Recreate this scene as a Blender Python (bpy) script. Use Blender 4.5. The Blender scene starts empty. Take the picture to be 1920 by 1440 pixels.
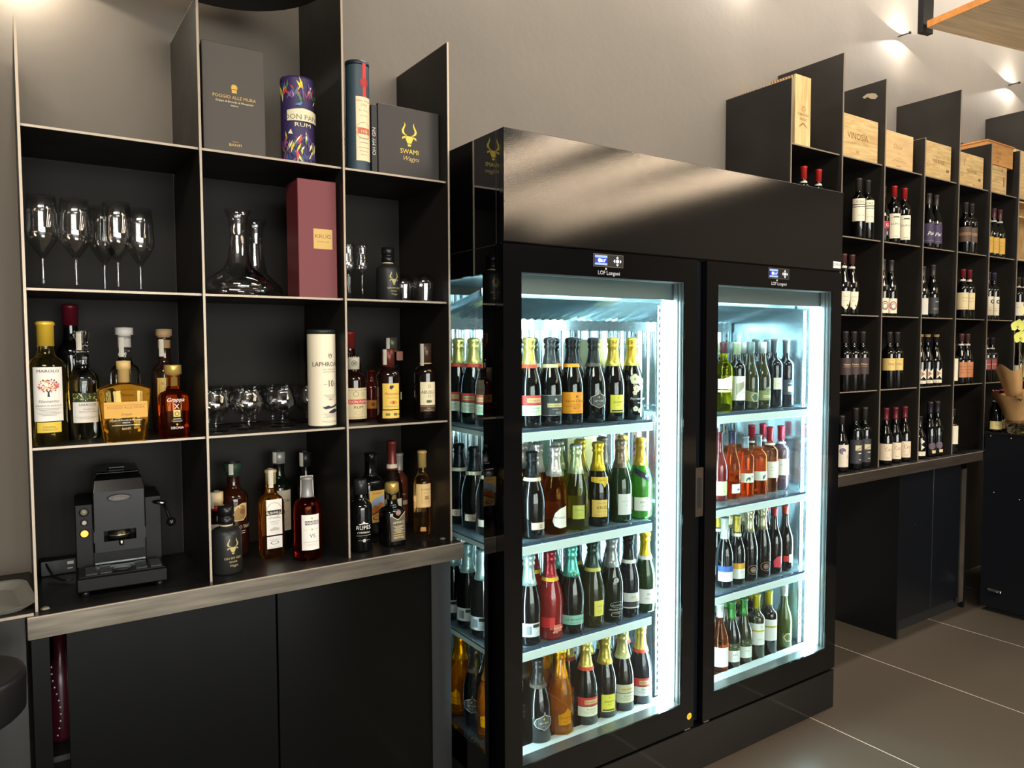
import bpy, bmesh, math, random
from mathutils import Vector, Matrix
R = random.Random(7)
sc = bpy.context.scene
COL = sc.collection
S = 1.95
# ---------------------------------------------------------------- camera
cam = bpy.data.cameras.new('camera'); co = bpy.data.objects.new('camera', cam); COL.objects.link(co)
cam.sensor_width = 36; cam.lens = 36 * 1387.75 / 1920; cam.clip_start = .05
rv = Vector((.82850928, -.5599658, -.00326866)); uv = Vector((.03213364, .04171487, .99861269)); fv = Vector((.5590526, .82746491, -.05255489))
mt = Matrix((rv, uv, -fv)).transposed().to_4x4(); mt.translation = (0, 0, 1.4855); co.matrix_world = mt
sc.camera = co
# ---------------------------------------------------------------- world, exposure, lights
w = bpy.data.worlds.new('world'); sc.world = w; w.use_nodes = True
w.node_tree.nodes['Background'].inputs[0].default_value = (.9, .85, .8, 1); w.node_tree.nodes['Background'].inputs[1].default_value = .05
vs = sc.view_settings; vs.view_transform = 'Standard'; vs.look = 'None'; vs.gamma = 1; vs.use_curve_mapping = False; vs.exposure = 0.15

YWL = 2.295
def area(loc, to, size, power, col, sy=None):
    l = bpy.data.lights.new('light', 'AREA'); l.energy = power; l.color = col; l.size = size
    if sy: l.shape = 'RECTANGLE'; l.size_y = sy
    o = bpy.data.objects.new('added_area_light', l); COL.objects.link(o); o.location = loc
    o.rotation_euler = (Vector(to) - Vector(loc)).to_track_quat('-Z', 'Y').to_euler(); return o
def spot(loc, to, power, col, ang, blend=.15, rad=.02):
    l = bpy.data.lights.new('light', 'SPOT'); l.energy = power; l.color = col; l.spot_size = math.radians(ang); l.spot_blend = blend; l.shadow_soft_size = rad
    o = bpy.data.objects.new('wall_lamp_light', l); COL.objects.link(o); o.location = loc
    o.rotation_euler = (Vector(to) - Vector(loc)).to_track_quat('-Z', 'Y').to_euler(); return o
WARM = (1, .89, .75)
area((-.6, -.9, 3.3), (1.2, 2.2, 1.0), 1.3, 48, WARM, .5)  # this and the next two: added area lights as room key, without fixtures
area((2.8, -.6, 3.3), (3.6, 2.2, 1.2), 1.6, 50, WARM, .5)
area((4.6, .2, 3.3), (4.8, 2.2, 1.2), 1.2, 22, WARM, .5)
CUSP = [(.04, 2.47), (1.455, 3.2), (2.81, 3.2), (4.165, 3.2), (5.52, 3.19)]
for i, (x, z) in enumerate(CUSP):
    c = (1, .95, .88) if i else WARM; k = 1.1 if i else 1.3
    spot((x, YWL - .065, z - .008), (x, YWL - .055, z - 1), 6.5 * k, c, 152, .08, .006)
    spot((x, YWL - .065, z + .008), (x, YWL - .055, z + 1), 6.5 * k, c, 158, .08, .006)
area((3.6, 1.85, 3.95), (3.6, 2.3, 2.9), 5.0, 95, (1, .95, .9), .12)  # added strip of light to brighten the upper wall, no lamp there

# ---------------------------------------------------------------- materials
MATS = {}
def lin(c):
    return tuple(((v / 255) / 12.92 if v / 255 <= .04045 else ((v / 255 + .055) / 1.055) ** 2.4) for v in c)
def mat(name, rgb=(128, 128, 128), rough=.5, metal=0, spec=.5, coat=0, trans=0, ior=1.45, emit=None, es=0, bump=0, bscale=60, var=0, vscale=8, vstretch=(1, 1, 1), rvar=0, alpha=1):
    if name in MATS: return MATS[name]
    m = bpy.data.materials.new(name); m.use_nodes = True; nt = m.node_tree; b = nt.nodes['Principled BSDF']
    c = lin(rgb) + (1,)
    b.inputs['Base Color'].default_value = c; b.inputs['Roughness'].default_value = rough; b.inputs['Metallic'].default_value = metal
    b.inputs['Specular IOR Level'].default_value = spec; b.inputs['Coat Weight'].default_value = coat; b.inputs['Coat Roughness'].default_value = .03
    b.inputs['Transmission Weight'].default_value = trans; b.inputs['IOR'].default_value = ior
    if emit: b.inputs['Emission Color'].default_value = lin(emit) + (1,); b.inputs['Emission Strength'].default_value = es
    if bump or var or rvar:
        tc = nt.nodes.new('ShaderNodeTexCoord'); mp = nt.nodes.new('ShaderNodeMapping'); nt.links.new(tc.outputs['Object'], mp.inputs[0])
        mp.inputs['Scale'].default_value = vstretch
    if bump:
        n = nt.nodes.new('ShaderNodeTexNoise'); n.inputs['Scale'].default_value = bscale; n.inputs['Detail'].default_value = 3
        nt.links.new(mp.outputs[0], n.inputs[0]); bp = nt.nodes.new('ShaderNodeBump'); bp.inputs['Strength'].default_value = bump; bp.inputs['Distance'].default_value = .002
        nt.links.new(n.outputs[0], bp.inputs['Height']); nt.links.new(bp.outputs[0], b.inputs['Normal'])
    if var or rvar:
        n = nt.nodes.new('ShaderNodeTexNoise'); n.inputs['Scale'].default_value = vscale; n.inputs['Detail'].default_value = 5
        nt.links.new(mp.outputs[0], n.inputs[0])
        if var:
            r = nt.nodes.new('ShaderNodeMapRange'); r.inputs[1].default_value = .3; r.inputs[2].default_value = .7; r.inputs[3].default_value = 1 - var; r.inputs[4].default_value = 1 + var
            h = nt.nodes.new('ShaderNodeHueSaturation'); h.inputs['Color'].default_value = c
            nt.links.new(n.outputs[0], r.inputs[0]); nt.links.new(r.outputs[0], h.inputs['Value']); nt.links.new(h.outputs[0], b.inputs['Base Color'])
        if rvar:
            r = nt.nodes.new('ShaderNodeMapRange'); r.inputs[1].default_value = .3; r.inputs[2].default_value = .7; r.inputs[3].default_value = max(0, rough - rvar); r.inputs[4].default_value = rough + rvar
            nt.links.new(n.outputs[0], r.inputs[0]); nt.links.new(r.outputs[0], b.inputs['Roughness'])
    MATS[name] = m; return m
def pane_mat(name, tint=(1, 1, 1), refl=1.0):
    m = bpy.data.materials.new(name); m.use_nodes = True; nt = m.node_tree; nt.nodes.clear()
    o = nt.nodes.new('ShaderNodeOutputMaterial'); t = nt.nodes.new('ShaderNodeBsdfTransparent'); g = nt.nodes.new('ShaderNodeBsdfGlossy'); x = nt.nodes.new('ShaderNodeMixShader'); f = nt.nodes.new('ShaderNodeLayerWeight'); pw = nt.nodes.new('ShaderNodeMath'); mr = nt.nodes.new('ShaderNodeMapRange')
    t.inputs[0].default_value = tint + (1,); g.inputs['Roughness'].default_value = 0.0; f.inputs[0].default_value = .5; pw.operation = 'POWER'; pw.inputs[1].default_value = 4; mr.inputs[3].default_value = .03 * refl; mr.inputs[4].default_value = .75
    nt.links.new(f.outputs['Facing'], pw.inputs[0]); nt.links.new(pw.outputs[0], mr.inputs[0]); nt.links.new(mr.outputs[0], x.inputs[0]); nt.links.new(t.outputs[0], x.inputs[1]); nt.links.new(g.outputs[0], x.inputs[2]); nt.links.new(x.outputs[0], o.inputs[0]); return m
def glassy(name, rgb, rough=0.0, ior=1.45):
    if name in MATS: return MATS[name]
    m = bpy.data.materials.new(name); m.use_nodes = True; nt = m.node_tree; nt.nodes.clear()
    o = nt.nodes.new('ShaderNodeOutputMaterial'); g = nt.nodes.new('ShaderNodeBsdfGlass'); g.inputs[0].default_value = lin(rgb) + (1,); g.inputs['Roughness'].default_value = rough; g.inputs['IOR'].default_value = ior
    if min(rgb) < 215:
        t = nt.nodes.new('ShaderNodeBsdfTranslucent'); t.inputs[0].default_value = lin(rgb) + (1,); x = nt.nodes.new('ShaderNodeMixShader'); x.inputs[0].default_value = .09
        nt.links.new(g.outputs[0], x.inputs[1]); nt.links.new(t.outputs[0], x.inputs[2]); nt.links.new(x.outputs[0], o.inputs[0])
    else: nt.links.new(g.outputs[0], o.inputs[0])
    MATS[name] = m; return m
def flat(rgb): return mat('print_%02x%02x%02x' % tuple(rgb), rgb, .55)

STEEL_BLACK = mat('blackened_steel', (38, 35, 31), .42, .0, .3, bump=.12, bscale=180, var=.18, vscale=5, rvar=.08)
STEEL_EDGE = mat('bare_steel_edge', (158, 144, 126), .38, .35)
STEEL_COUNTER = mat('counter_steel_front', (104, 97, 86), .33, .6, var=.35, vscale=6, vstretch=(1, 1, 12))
BACK_PANEL = mat('black_back_panel', (30, 28, 24), .6, spec=.2)
LAMINATE = mat('black_laminate', (9, 10, 9), .12, spec=.2, bump=.03, bscale=300)
GLOSS = mat('gloss_black', (4, 4, 5), .03, spec=.9, coat=.5)
SATIN = mat('satin_black_metal', (14, 16, 18), .085, 0, 1.0, bump=.04, bscale=420)
INNER_STEEL = mat('stainless_steel', (184, 202, 208), .16, .85)
INNER_WHITE = mat('white_enamel', (222, 238, 238), .35)
PLASTIC = mat('black_plastic', (20, 20, 20), .35)
MATTE = mat('matte_black', (26, 26, 25), .6)
CHROME = mat('chrome', (200, 200, 198), .12, 1)
ALU = mat('brushed_aluminium', (128, 134, 134), .3, .8)
WALLM = mat('taupe_plaster', (108, 100, 89), .75, bump=.5, bscale=26, var=.05, vscale=3)
PANE = pane_mat('window_glass', (.93, .97, .96)); SIDEPANE = pane_mat('cabinet_side_glass', (.95, 1, 1), .5)
CLEAR = glassy('clear_glass', (250, 252, 250)); STEMG = pane_mat('stemware_glass', (.99, .99, .985), 3.5)
LED = mat('led_strip', (230, 250, 255), .5, emit=(214, 246, 255), es=42)
LEDTOP = mat('led_top_strip', (230, 250, 255), .5, emit=(214, 246, 255), es=24)

# wood with grain
def wood(name, c1, c2, stretch, scale=3.0, rough=.5):
    m = bpy.data.materials.new(name); m.use_nodes = True; nt = m.node_tree; b = nt.nodes['Principled BSDF']; b.inputs['Roughness'].default_value = rough
    tc = nt.nodes.new('ShaderNodeTexCoord'); mp = nt.nodes.new('ShaderNodeMapping'); mp.inputs['Scale'].default_value = stretch
    n = nt.nodes.new('ShaderNodeTexNoise'); n.inputs['Scale'].default_value = scale; n.inputs['Detail'].default_value = 6; n.inputs['Distortion'].default_value = 1.2
    r = nt.nodes.new('ShaderNodeValToRGB'); r.color_ramp.elements[0].position = .35; r.color_ramp.elements[1].position = .65
    r.color_ramp.elements[0].color = lin(c1) + (1,); r.color_ramp.elements[1].color = lin(c2) + (1,)
    nt.links.new(tc.outputs['Object'], mp.inputs[0]); nt.links.new(mp.outputs[0], n.inputs[0]); nt.links.new(n.outputs[0], r.inputs[0]); nt.links.new(r.outputs[0], b.inputs['Base Color']); return m
PINE = wood('pine_box_wood', (196, 160, 104), (226, 194, 138), (2, 2, 22), 2.5)
PINE2 = wood('pine_box_wood_upright', (200, 164, 106), (230, 198, 142), (22, 22, 2), 2.5)
OAK = wood('pale_oak', (216, 204, 180), (244, 232, 210), (1.2, 14, 4), 1.6)
ORANGEWOOD = wood('orange_wood_edge', (190, 120, 50), (214, 142, 66), (8, 8, 8), 3)

# ---------------------------------------------------------------- mesh builder
class M:
    def __init__(s): s.v = []; s.f = []; s.m = []; s.sm = []; s.mats = []
    def mi(s, m):
        if m not in s.mats: s.mats.append(m)
        return s.mats.index(m)
    def add(s, vs, fs, m, smooth=False):
        o = len(s.v); k = s.mi(m); s.v += [tuple(p) for p in vs]
        for f in fs: s.f.append(tuple(i + o for i in f)); s.m.append(k); s.sm.append(smooth)
        return s
    def box(s, x0, x1, y0, y1, z0, z1, m, b=0):
        if b:
            b = min(b, (x1 - x0) / 2.01, (y1 - y0) / 2.01, (z1 - z0) / 2.01)
            pts = []; 
            # chamfered box: 24 verts
            for sx in (0, 1):
                for sy in (0, 1):
                    for sz in (0, 1):
                        X, Y, Z = (x0, x1)[sx], (y0, y1)[sy], (z0, z1)[sz]; dx, dy, dz = (b, -b)[sx], (b, -b)[sy], (b, -b)[sz]
                        pts += [(X, Y + dy, Z + dz), (X + dx, Y, Z + dz), (X + dx, Y + dy, Z)]
            I = lambda a, c, d, k: (a * 4 + c * 2 + d) * 3 + k
            F = []
            for a in (0, 1): F.append([I(a, 0, 0, 0), I(a, 1, 0, 0), I(a, 1, 1, 0), I(a, 0, 1, 0)][::(1 if a else -1)])
            for a in (0, 1): F.append([I(0, a, 0, 1), I(1, a, 0, 1), I(1, a, 1, 1), I(0, a, 1, 1)][::(-1 if a else 1)])
            for a in (0, 1): F.append([I(0, 0, a, 2), I(1, 0, a, 2), I(1, 1, a, 2), I(0, 1, a, 2)][::(1 if a else -1)])
            for a in (0, 1):
                for c in (0, 1):
                    F.append([I(a, c, 0, 0), I(a, c, 1, 0), I(a, c, 1, 1), I(a, c, 0, 1)])
                    F.append([I(a, 0, c, 0), I(a, 1, c, 0), I(a, 1, c, 2), I(a, 0, c, 2)])
                    F.append([I(0, a, c, 1), I(1, a, c, 1), I(1, a, c, 2), I(0, a, c, 2)])
                    for d in (0, 1): F.append([I(a, c, d, 0), I(a, c, d, 1), I(a, c, d, 2)])
            return s.add(pts, F, m)
        return s.add([(x0, y0, z0), (x1, y0, z0), (x1, y1, z0), (x0, y1, z0), (x0, y0, z1), (x1, y0, z1), (x1, y1, z1), (x0, y1, z1)],
                     [(0, 3, 2, 1), (4, 5, 6, 7), (0, 1, 5, 4), (1, 2, 6, 5), (2, 3, 7, 6), (3, 0, 4, 7)], m)
    def lathe(s, prof, m, n=32, c=(0, 0), smooth=True, sq=0, sx=1, sy=1, cap=True):
        """prof = [(r, z)]; sq>0 makes the section a rounded square"""
        vs = []
        for r, z in prof:
            for i in range(n):
                a = 2 * math.pi * (i + .5) / n; ca, sa = math.cos(a), math.sin(a)
                k = 1
                if sq: k = 1 / ((abs(ca) ** sq + abs(sa) ** sq) ** (1 / sq))
                vs.append((c[0] + r * k * ca * sx, c[1] + r * k * sa * sy, z))
        fs = []
        for j in range(len(prof) - 1):
            for i in range(n):
                i2 = (i + 1) % n; fs.append((j * n + i, j * n + i2, (j + 1) * n + i2, (j + 1) * n + i))
        s.add(vs, fs, m, smooth)
        if cap:
            o = len(s.v) - len(vs); k = s.mi(m)
            if prof[0][0] > 1e-5: s.f.append(tuple(o + i for i in range(n))[::-1]); s.m.append(k); s.sm.append(False)
            if prof[-1][0] > 1e-5: s.f.append(tuple(o + (len(prof) - 1) * n + i for i in range(n))); s.m.append(k); s.sm.append(False)
        return s
    def tube(s, pts, r, m, n=8):
        vs = []; P = [Vector(p) for p in pts]
        for i, p in enumerate(P):
            d = (P[min(i + 1, len(P) - 1)] - P[max(i - 1, 0)]).normalized()
            a = d.orthogonal().normalized() if i == 0 else (pa - d * pa.dot(d)).normalized()
            pa = a; b = d.cross(a); rr = r[i] if isinstance(r, (list, tuple)) else r
            for k in range(n):
                t = 2 * math.pi * k / n; vs.append(p + (a * math.cos(t) + b * math.sin(t)) * rr)
        fs = [(j * n + i, j * n + (i + 1) % n, (j + 1) * n + (i + 1) % n, (j + 1) * n + i) for j in range(len(P) - 1) for i in range(n)]
        fs += [tuple(range(n))[::-1], tuple((len(P) - 1) * n + i for i in range(n))]
        return s.add(vs, fs, m, True)
    def move(s, f): s.v = [tuple(f(Vector(p))) for p in s.v]; return s
    def build(s, name, parent=None):
        me = bpy.data.meshes.new(name); me.from_pydata(s.v, [], s.f)
        for m in s.mats: me.materials.append(m)
        me.polygons.foreach_set('material_index', s.m); me.polygons.foreach_set('use_smooth', s.sm); me.update()
        o = bpy.data.objects.new(name, me); COL.objects.link(o)
        if parent: o.parent = parent
        return o
def tag(o, label=None, cat=None, group=None, kind=None):
    if label: o['label'] = label
    if cat: o['category'] = cat
    if group: o['group'] = group
    if kind: o['kind'] = kind
    return o
def empty(name, loc=(0, 0, 0), rz=0, label=None, cat=None, group=None):
    o = bpy.data.objects.new(name, None); COL.objects.link(o); o.location = loc; o.rotation_euler = (0, 0, rz); o.empty_display_size = .05
    return tag(o, label, cat, group)
def struct(name, m): return tag(m.build(name), kind='structure')
def copy_tree(root):
    r = root.copy(); COL.objects.link(r)
    for ch in root.children:
        c = ch.copy(); COL.objects.link(c); c.parent = r
        for g in ch.children:
            d = g.copy(); COL.objects.link(d); d.parent = c
    return r

# ---------------------------------------------------------------- flat print (labels, lettering)
TC = {}
def text_mesh(t, shear=0, wid=1.0):
    k = (t, shear)
    if k not in TC:
        cu = bpy.data.curves.new('t', 'FONT'); cu.body = t; cu.size = 1; cu.resolution_u = 2; cu.align_x = 'CENTER'; cu.shear = shear
        o = bpy.data.objects.new('t', cu); me = o.to_mesh()
        TC[k] = ([tuple(v.co) for v in me.vertices], [tuple(p.vertices) for p in me.polygons])
        o.to_mesh_clear(); bpy.data.objects.remove(o); bpy.data.curves.remove(cu)
    return TC[k]
def strips(P, F, u0, u1):
    bm = bmesh.new(); vs = [bm.verts.new((a, b, 0)) for a, b in P]
    for f in F:
        try: bm.faces.new([vs[i] for i in f])
        except ValueError: pass
    bmesh.ops.triangulate(bm, faces=[f for f in bm.faces if len(f.verts) > 4])
    x = u0 + 3.6
    while x < u1:
        bmesh.ops.bisect_plane(bm, geom=bm.verts[:] + bm.edges[:] + bm.faces[:], plane_co=(x, 0, 0), plane_no=(1, 0, 0)); x += 3.6
    bm.verts.index_update(); P2 = [(v.co.x, v.co.y) for v in bm.verts]; F2 = [tuple(v.index for v in f.verts) for f in bm.faces]; bm.free()
    return P2, F2
def printed(mesh, items, mapf, start=1):
    """items in millimetres on the label: r = rectangle, t = text, c = disc, p = polygon, o = ring; mapf(u, v, lift) -> point"""
    for k, it in enumerate(items):
        lift = .0002 + .00003 * (k + start); kind = it[0]
        if kind == 'r':
            _, u0, v0, u1, v1, c = it; n = max(1, int(abs(u1 - u0) / 4)); P = []; F = []
            for i in range(n + 1):
                u = u0 + (u1 - u0) * i / n; P += [(u, v0), (u, v1)]
            F = [(2 * i, 2 * i + 2, 2 * i + 3, 2 * i + 1) for i in range(n)]
        elif kind in 'co':
            u, v, r, c = it[1:5]; n = 16
            if kind == 'c': P = [(u + r * math.cos(6.2832 * i / n), v + r * math.sin(6.2832 * i / n)) for i in range(n)]; F = [tuple(range(n))]
            else:
                th = it[5] if len(it) > 5 else .8; ry = it[6] if len(it) > 6 else r
                P = [(u + q * math.cos(6.2832 * i / n), v + q * ry / r * math.sin(6.2832 * i / n)) for q in (r, r - th) for i in range(n)]
                F = [(i, (i + 1) % n, n + (i + 1) % n, n + i) for i in range(n)]
        elif kind == 'p': P = it[1]; F = [tuple(range(len(P)))]; c = it[2]
        else:
            _, t, u, v, sz, c = it[:6]; sh = it[6] if len(it) > 6 else 0; wd = it[7] if len(it) > 7 else 1
            P0, F = text_mesh(t, sh); P = [(u + x * sz * wd, v + y * sz) for x, y, z in P0]
            if len(it) > 8: P = [(u - (y - v), v + (x - u)) for x, y in P]
        mm = flat(c) if isinstance(c, tuple) else c
        if not getattr(mapf, 'flat', False) and kind in 'pcto' and (kind in 'pc' or it[4 if kind == 't' else 3] > 8):
            us = [a for a, b in P]
            if max(us) - min(us) > 5: P, F = strips(P, F, min(us), max(us))
        mesh.add([mapf(a / 1000, b / 1000, lift) for a, b in P], F, mm)
def bull(u, v, s, c):
    """horned bull's head emblem, s = height in mm"""
    q = s / 100
    L = lambda pts: ('p', [(u + x * q, v + y * q) for x, y in pts], c)
    out = [L([(-16, 34), (16, 34), (20, 22), (10, 0), (-10, 0), (-20, 22)]), L([(-20, 26), (-38, 16), (-36, 28), (-18, 34)]), L([(20, 26), (38, 16), (36, 28), (18, 34)]), L([(-9, -4), (9, -4), (7, -14), (-7, -14)])]
    for sg in (-1, 1):
        arc = [(16, 36, 6), (30, 44, 6), (34, 58, 5.5), (28, 72, 4.5), (22, 84, 3), (24, 96, .5)]
        for (a, b, w1), (d, e, w2) in zip(arc, arc[1:]):
            P = [(sg * (a - w1), b), (sg * (a + w1), b), (sg * (d + w2), e), (sg * (d - w2), e)]
            out.append(L(P if sg > 0 else P[::-1]))
    return out
def plane_map(x0, y, z0):
    f = lambda u, v, l: (x0 + u, y - l - .0002, z0 + v)
    f.flat = True; return f
def cyl_map(r, z0, rot=0, sq=0):
    def f(u, v, l):
        a = -math.pi / 2 + u / r + rot; return ((r + l + .0006) * math.cos(a), (r + l + .0006) * math.sin(a), z0 + v)
    return f
def wrap_label(r, w, z0, h, base, items, name='label', parent=None, rot=0, shape=None):
    m = M(); f = cyl_map(r, z0, rot); W = w * 1000; H = h * 1000
    its = [('r', -W / 2, 0, W / 2, H, base)] if shape is None else [('p', shape, base)]
    printed(m, its + items, f, 0); o = m.build(name, parent); return o

# ================================================================= SETTING
YW = 2.295
# floor: large tiles with pale joints
struct('floor', M().box(-3, 9, -8, YW + .1, -.06, -.0006, mat('grout', (226, 214, 196), .6)))
fl = bpy.data.objects['floor']
TILE = mat('grey_brown_floor_tile', (92, 83, 71), .3, 0, .5, bump=.06, bscale=40, var=.07, vscale=.9, vstretch=(1, .6, 1))
tm = None
for i in range(-4, 9):
    x0 = 2.59 + .735 * (i - 0) - .735 * 3
    for j in range(7):
        y1 = YW - j * 1.5
        if tm is None:
            tm = M().box(-.3651, .3651, -.7475, .7475, -.0005, 0, TILE, .0002).build('floor_tile', fl); t = tm
        else:
            t = tm.copy(); COL.objects.link(t); t.parent = fl
        t.location = (x0 + .3675, y1 - .75, 0)
struct('wall_back', M().box(-3, 9, YW, YW + .12, 0, 4.2, WALLM))
struct('wall_left', M().box(-3.1, -3, -8, YW, 0, 4.2, WALLM))
struct('wall_right', M().box(9, 9.1, -8, YW, 0, 4.2, WALLM))
struct('ceiling', M().box(-3, 9, -8, YW, 4.2, 4.3, mat('dark_ceiling', (70, 64, 58), .8)))
# wall behind the camera with glazed doors to the street
wf = struct('wall_front', M().box(-3, -2.6, -8.1, -8, 0, 4.2, WALLM).box(4.4, 9, -8.1, -8, 0, 4.2, WALLM).box(-2.6, 4.4, -8.1, -8, 3.3, 4.2, WALLM))
wm = M()
for i in range(8): wm.box(-2.5 + i * .85, -2.12 + i * .85, -8.09, -8.07, .05, 3.3, mat('daylit_street', (220, 228, 235), .5, emit=(236, 236, 232), es=26.0))
wn = struct('window_1', wm)
fm = M()
for i in range(9): fm.box(-2.97 + i * .85, -2.5 + i * .85, -8.06, -7.98, 0, 3.3, PLASTIC)
fm.build('window_frame', wn)
# long linear lamps that hang from the ceiling behind and to the right of the viewer
for i, x in enumerate((4.55, 5.8, 7.05)):
    o = empty('ceiling_light', (x, -3.6, 3.5), 0, ['leftmost', 'middle', 'rightmost'][i] + ' long linear lamp hung under the ceiling', 'lamp', 'linear lamps over the room')
    M().box(-.05, .05, -2.7, 2.4, 0, .06, PLASTIC).build('housing', o)
    M().tube([(0, -2.68, -.03), (0, 2.38, -.03)], .035, mat('lamp_diffuser', (255, 240, 215), .5, emit=(255, 226, 190), es=30), 12).build('diffuser', o)
    for yy in (-2, 2): M().tube([(0, yy, .06), (0, yy, .7)], .004, PLASTIC).build('hanger', o)
# wall washers
for i, (x, z) in enumerate(CUSP):
    o = empty('wall_lamp', (x, YW, z), 0, ['small round up and down wall lamp, the leftmost of the row', 'small round wall lamp high above the left end of the wine fridge', 'small round wall lamp high above the right end of the wine fridge', 'small round wall lamp beside the pale wooden ceiling panel', 'small round wall lamp beyond the pale wooden ceiling panel'][i], 'lamp', 'wall lamps above the shelving')
    M().lathe([(.007, -.006), (.007, .006)], PLASTIC, 16, (0, -.065)).tube([(0, -.06, 0), (0, 0, 0)], .0035, PLASTIC, 6).build('lamp_body', o)
# wooden panel top right
pn = empty('ceiling_panel', (3.6912, 1.8957, 3.0), -math.atan2(.13, .722), 'pale oak panel with an orange edge hanging below the ceiling at top right', 'ceiling panel')
M().box(.004, 2.6, -2.2, 0, 0, .03, OAK).build('panel_board', pn)
tag(M().box(0, .004, -2.2, 0, 0, .032, ORANGEWOOD).build('edge_band', pn), 'orange wooden edge')
M().box(.0, .07, .02, .05, -.01, .30, PLASTIC).build('bracket', pn)
for xx in (.4, 2.2): M().box(xx, xx + .03, -1.0, -.97, .03, 1.15, PLASTIC).build('hanger', pn)
# dark pendant dome at the top left
pd = empty('pendant_lamp', (.465, 1.9, 2.395), 0, 'large black dome pendant lamp cut off by the top of the photo', 'lamp')
M().lathe([(.232, 0), (.24, .004), (.238, .02), (.21, .08), (.14, .125), (.05, .155), (.02, .17), (.02, .22)], mat('lamp_black', (30, 28, 27), .5), 40).build('lamp_shade', pd)
M().tube([(0, 0, .2), (0, 0, 1.8)], .004, PLASTIC).build('cord', pd)
for a in (2.2, 2.5): M().tube([(.232 * math.cos(a), .232 * math.sin(a) , .02), (.24 * math.cos(a) , .24 * math.sin(a), -.01), (.243 * math.cos(a), .243 * math.sin(a), -.034)], [.006, .007, .005], mat('clip_grey', (120, 112, 100), .4)).build('clip', pd)

# ================================================================= SHELVING
YF, YFC = 1.95, 1.915
ZC, Z4, Z3, Z2, Z1, ZR = .8908, 1.2646, 1.2585, 1.616, 1.974, 2.334
T = .0055
def divider(parent, x, ztop, z0=ZC, yb=YW, label=None):
    d = M().box(x - T / 2, x + T / 2, YF + .003, yb - .001, z0, ztop - .002, STEEL_BLACK).build('divider', parent)
    if label: d['label'] = label
    M().box(x - T / 2, x + T / 2, YF, YF + .003, z0, ztop, STEEL_EDGE).box(x - T / 2, x + T / 2, YF + .003, yb - .001, ztop - .002, ztop, STEEL_EDGE).build('bare_edge', d)
def board(parent, x0, x1, z, yf=YF + .014):
    d = M().box(x0 + T / 2, x1 - T / 2, yf + .003, YW - .013, z - T, z, STEEL_BLACK).build('shelf_board', parent)
    M().box(x0 + T / 2, x1 - T / 2, yf, yf + .003, z - T, z, STEEL_EDGE).build('bare_edge', d)
XA = [.0287, .3996, .7669, 1.0930]
us = empty('shelving_unit', (0, 0, 0), 0, 'tall blackened steel shelving unit full of spirits and glasses, left of the fridge', 'shelving')
for x, zt in zip(XA, (2.199, 2.335, 3.1, 2.376)): divider(us, x, zt)
for a, b in zip(XA, XA[1:]):
    for z in (Z3, Z2, Z1): board(us, a, b, z)
    M().box(a + T, b - T, YW - .012, YW - .002, ZC, Z1 - T, BACK_PANEL).build('back_panel', us)
# left counter
lc = empty('counter', (0, 0, 0), 0, 'black steel counter with a thick brushed front under the spirits shelving', 'counter')
M().box(.012, 1.112, YFC + .004, YW - .002, ZC - .006, ZC, mat('counter_top', (30, 29, 28), .33, 0, .5, rvar=.1, var=.2)).build('top', lc)
M().box(.010, 1.114, YFC, YFC + .004, ZC - .05, ZC - .0025, STEEL_COUNTER).build('front_edge', lc)
M().box(.010, 1.114, YFC - .0006, YFC + .004, ZC - .0025, ZC + .0002, STEEL_EDGE).build('bare_edge', lc)
lc2 = empty('counter', (0, 0, 0), 0, 'thin black steel counter with a serving tray at the far left', 'counter')
M().box(-1.4, .0225, 1.93, YW - .002, ZC + .0, ZC + .006, STEEL_BLACK).build('top', lc2)
M().box(-1.4, .0225, 1.926, 1.93, ZC + .0, ZC + .006, STEEL_EDGE).build('front_edge', lc2)
# base cabinets, left
bc = empty('base_cabinet', (0, 0, 0), 0, 'black base cabinet with large plain doors below the spirits counter', 'cabinet')
M().box(.016, .030, 1.945, YW - .01, 0.0, ZC - .052, LAMINATE).build('side_panel', bc)
M().box(.030, .050, 1.945, 1.965, .06, ZC - .052, LAMINATE).build('filler_strip', bc)
M().box(.032, 1.108, YW - .03, YW - .012, .06, ZC - .052, MATTE).box(.032, 1.108, 1.99, YW - .03, .06, .075, MATTE).build('carcass', bc)
M().box(.032, 1.108, 1.99, 2.0, 0, .058, MATTE).build('plinth', bc)
for a, b in ((.083, .5585), (.5625, 1.022)):
    M().box(a, b, 1.947, 1.967, .062, ZC - .054, LAMINATE, .001).build('door', bc)
M().box(1.026, 1.108, 1.985, 2.0, .062, ZC - .054, MATTE).build('filler_strip', bc)
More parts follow.
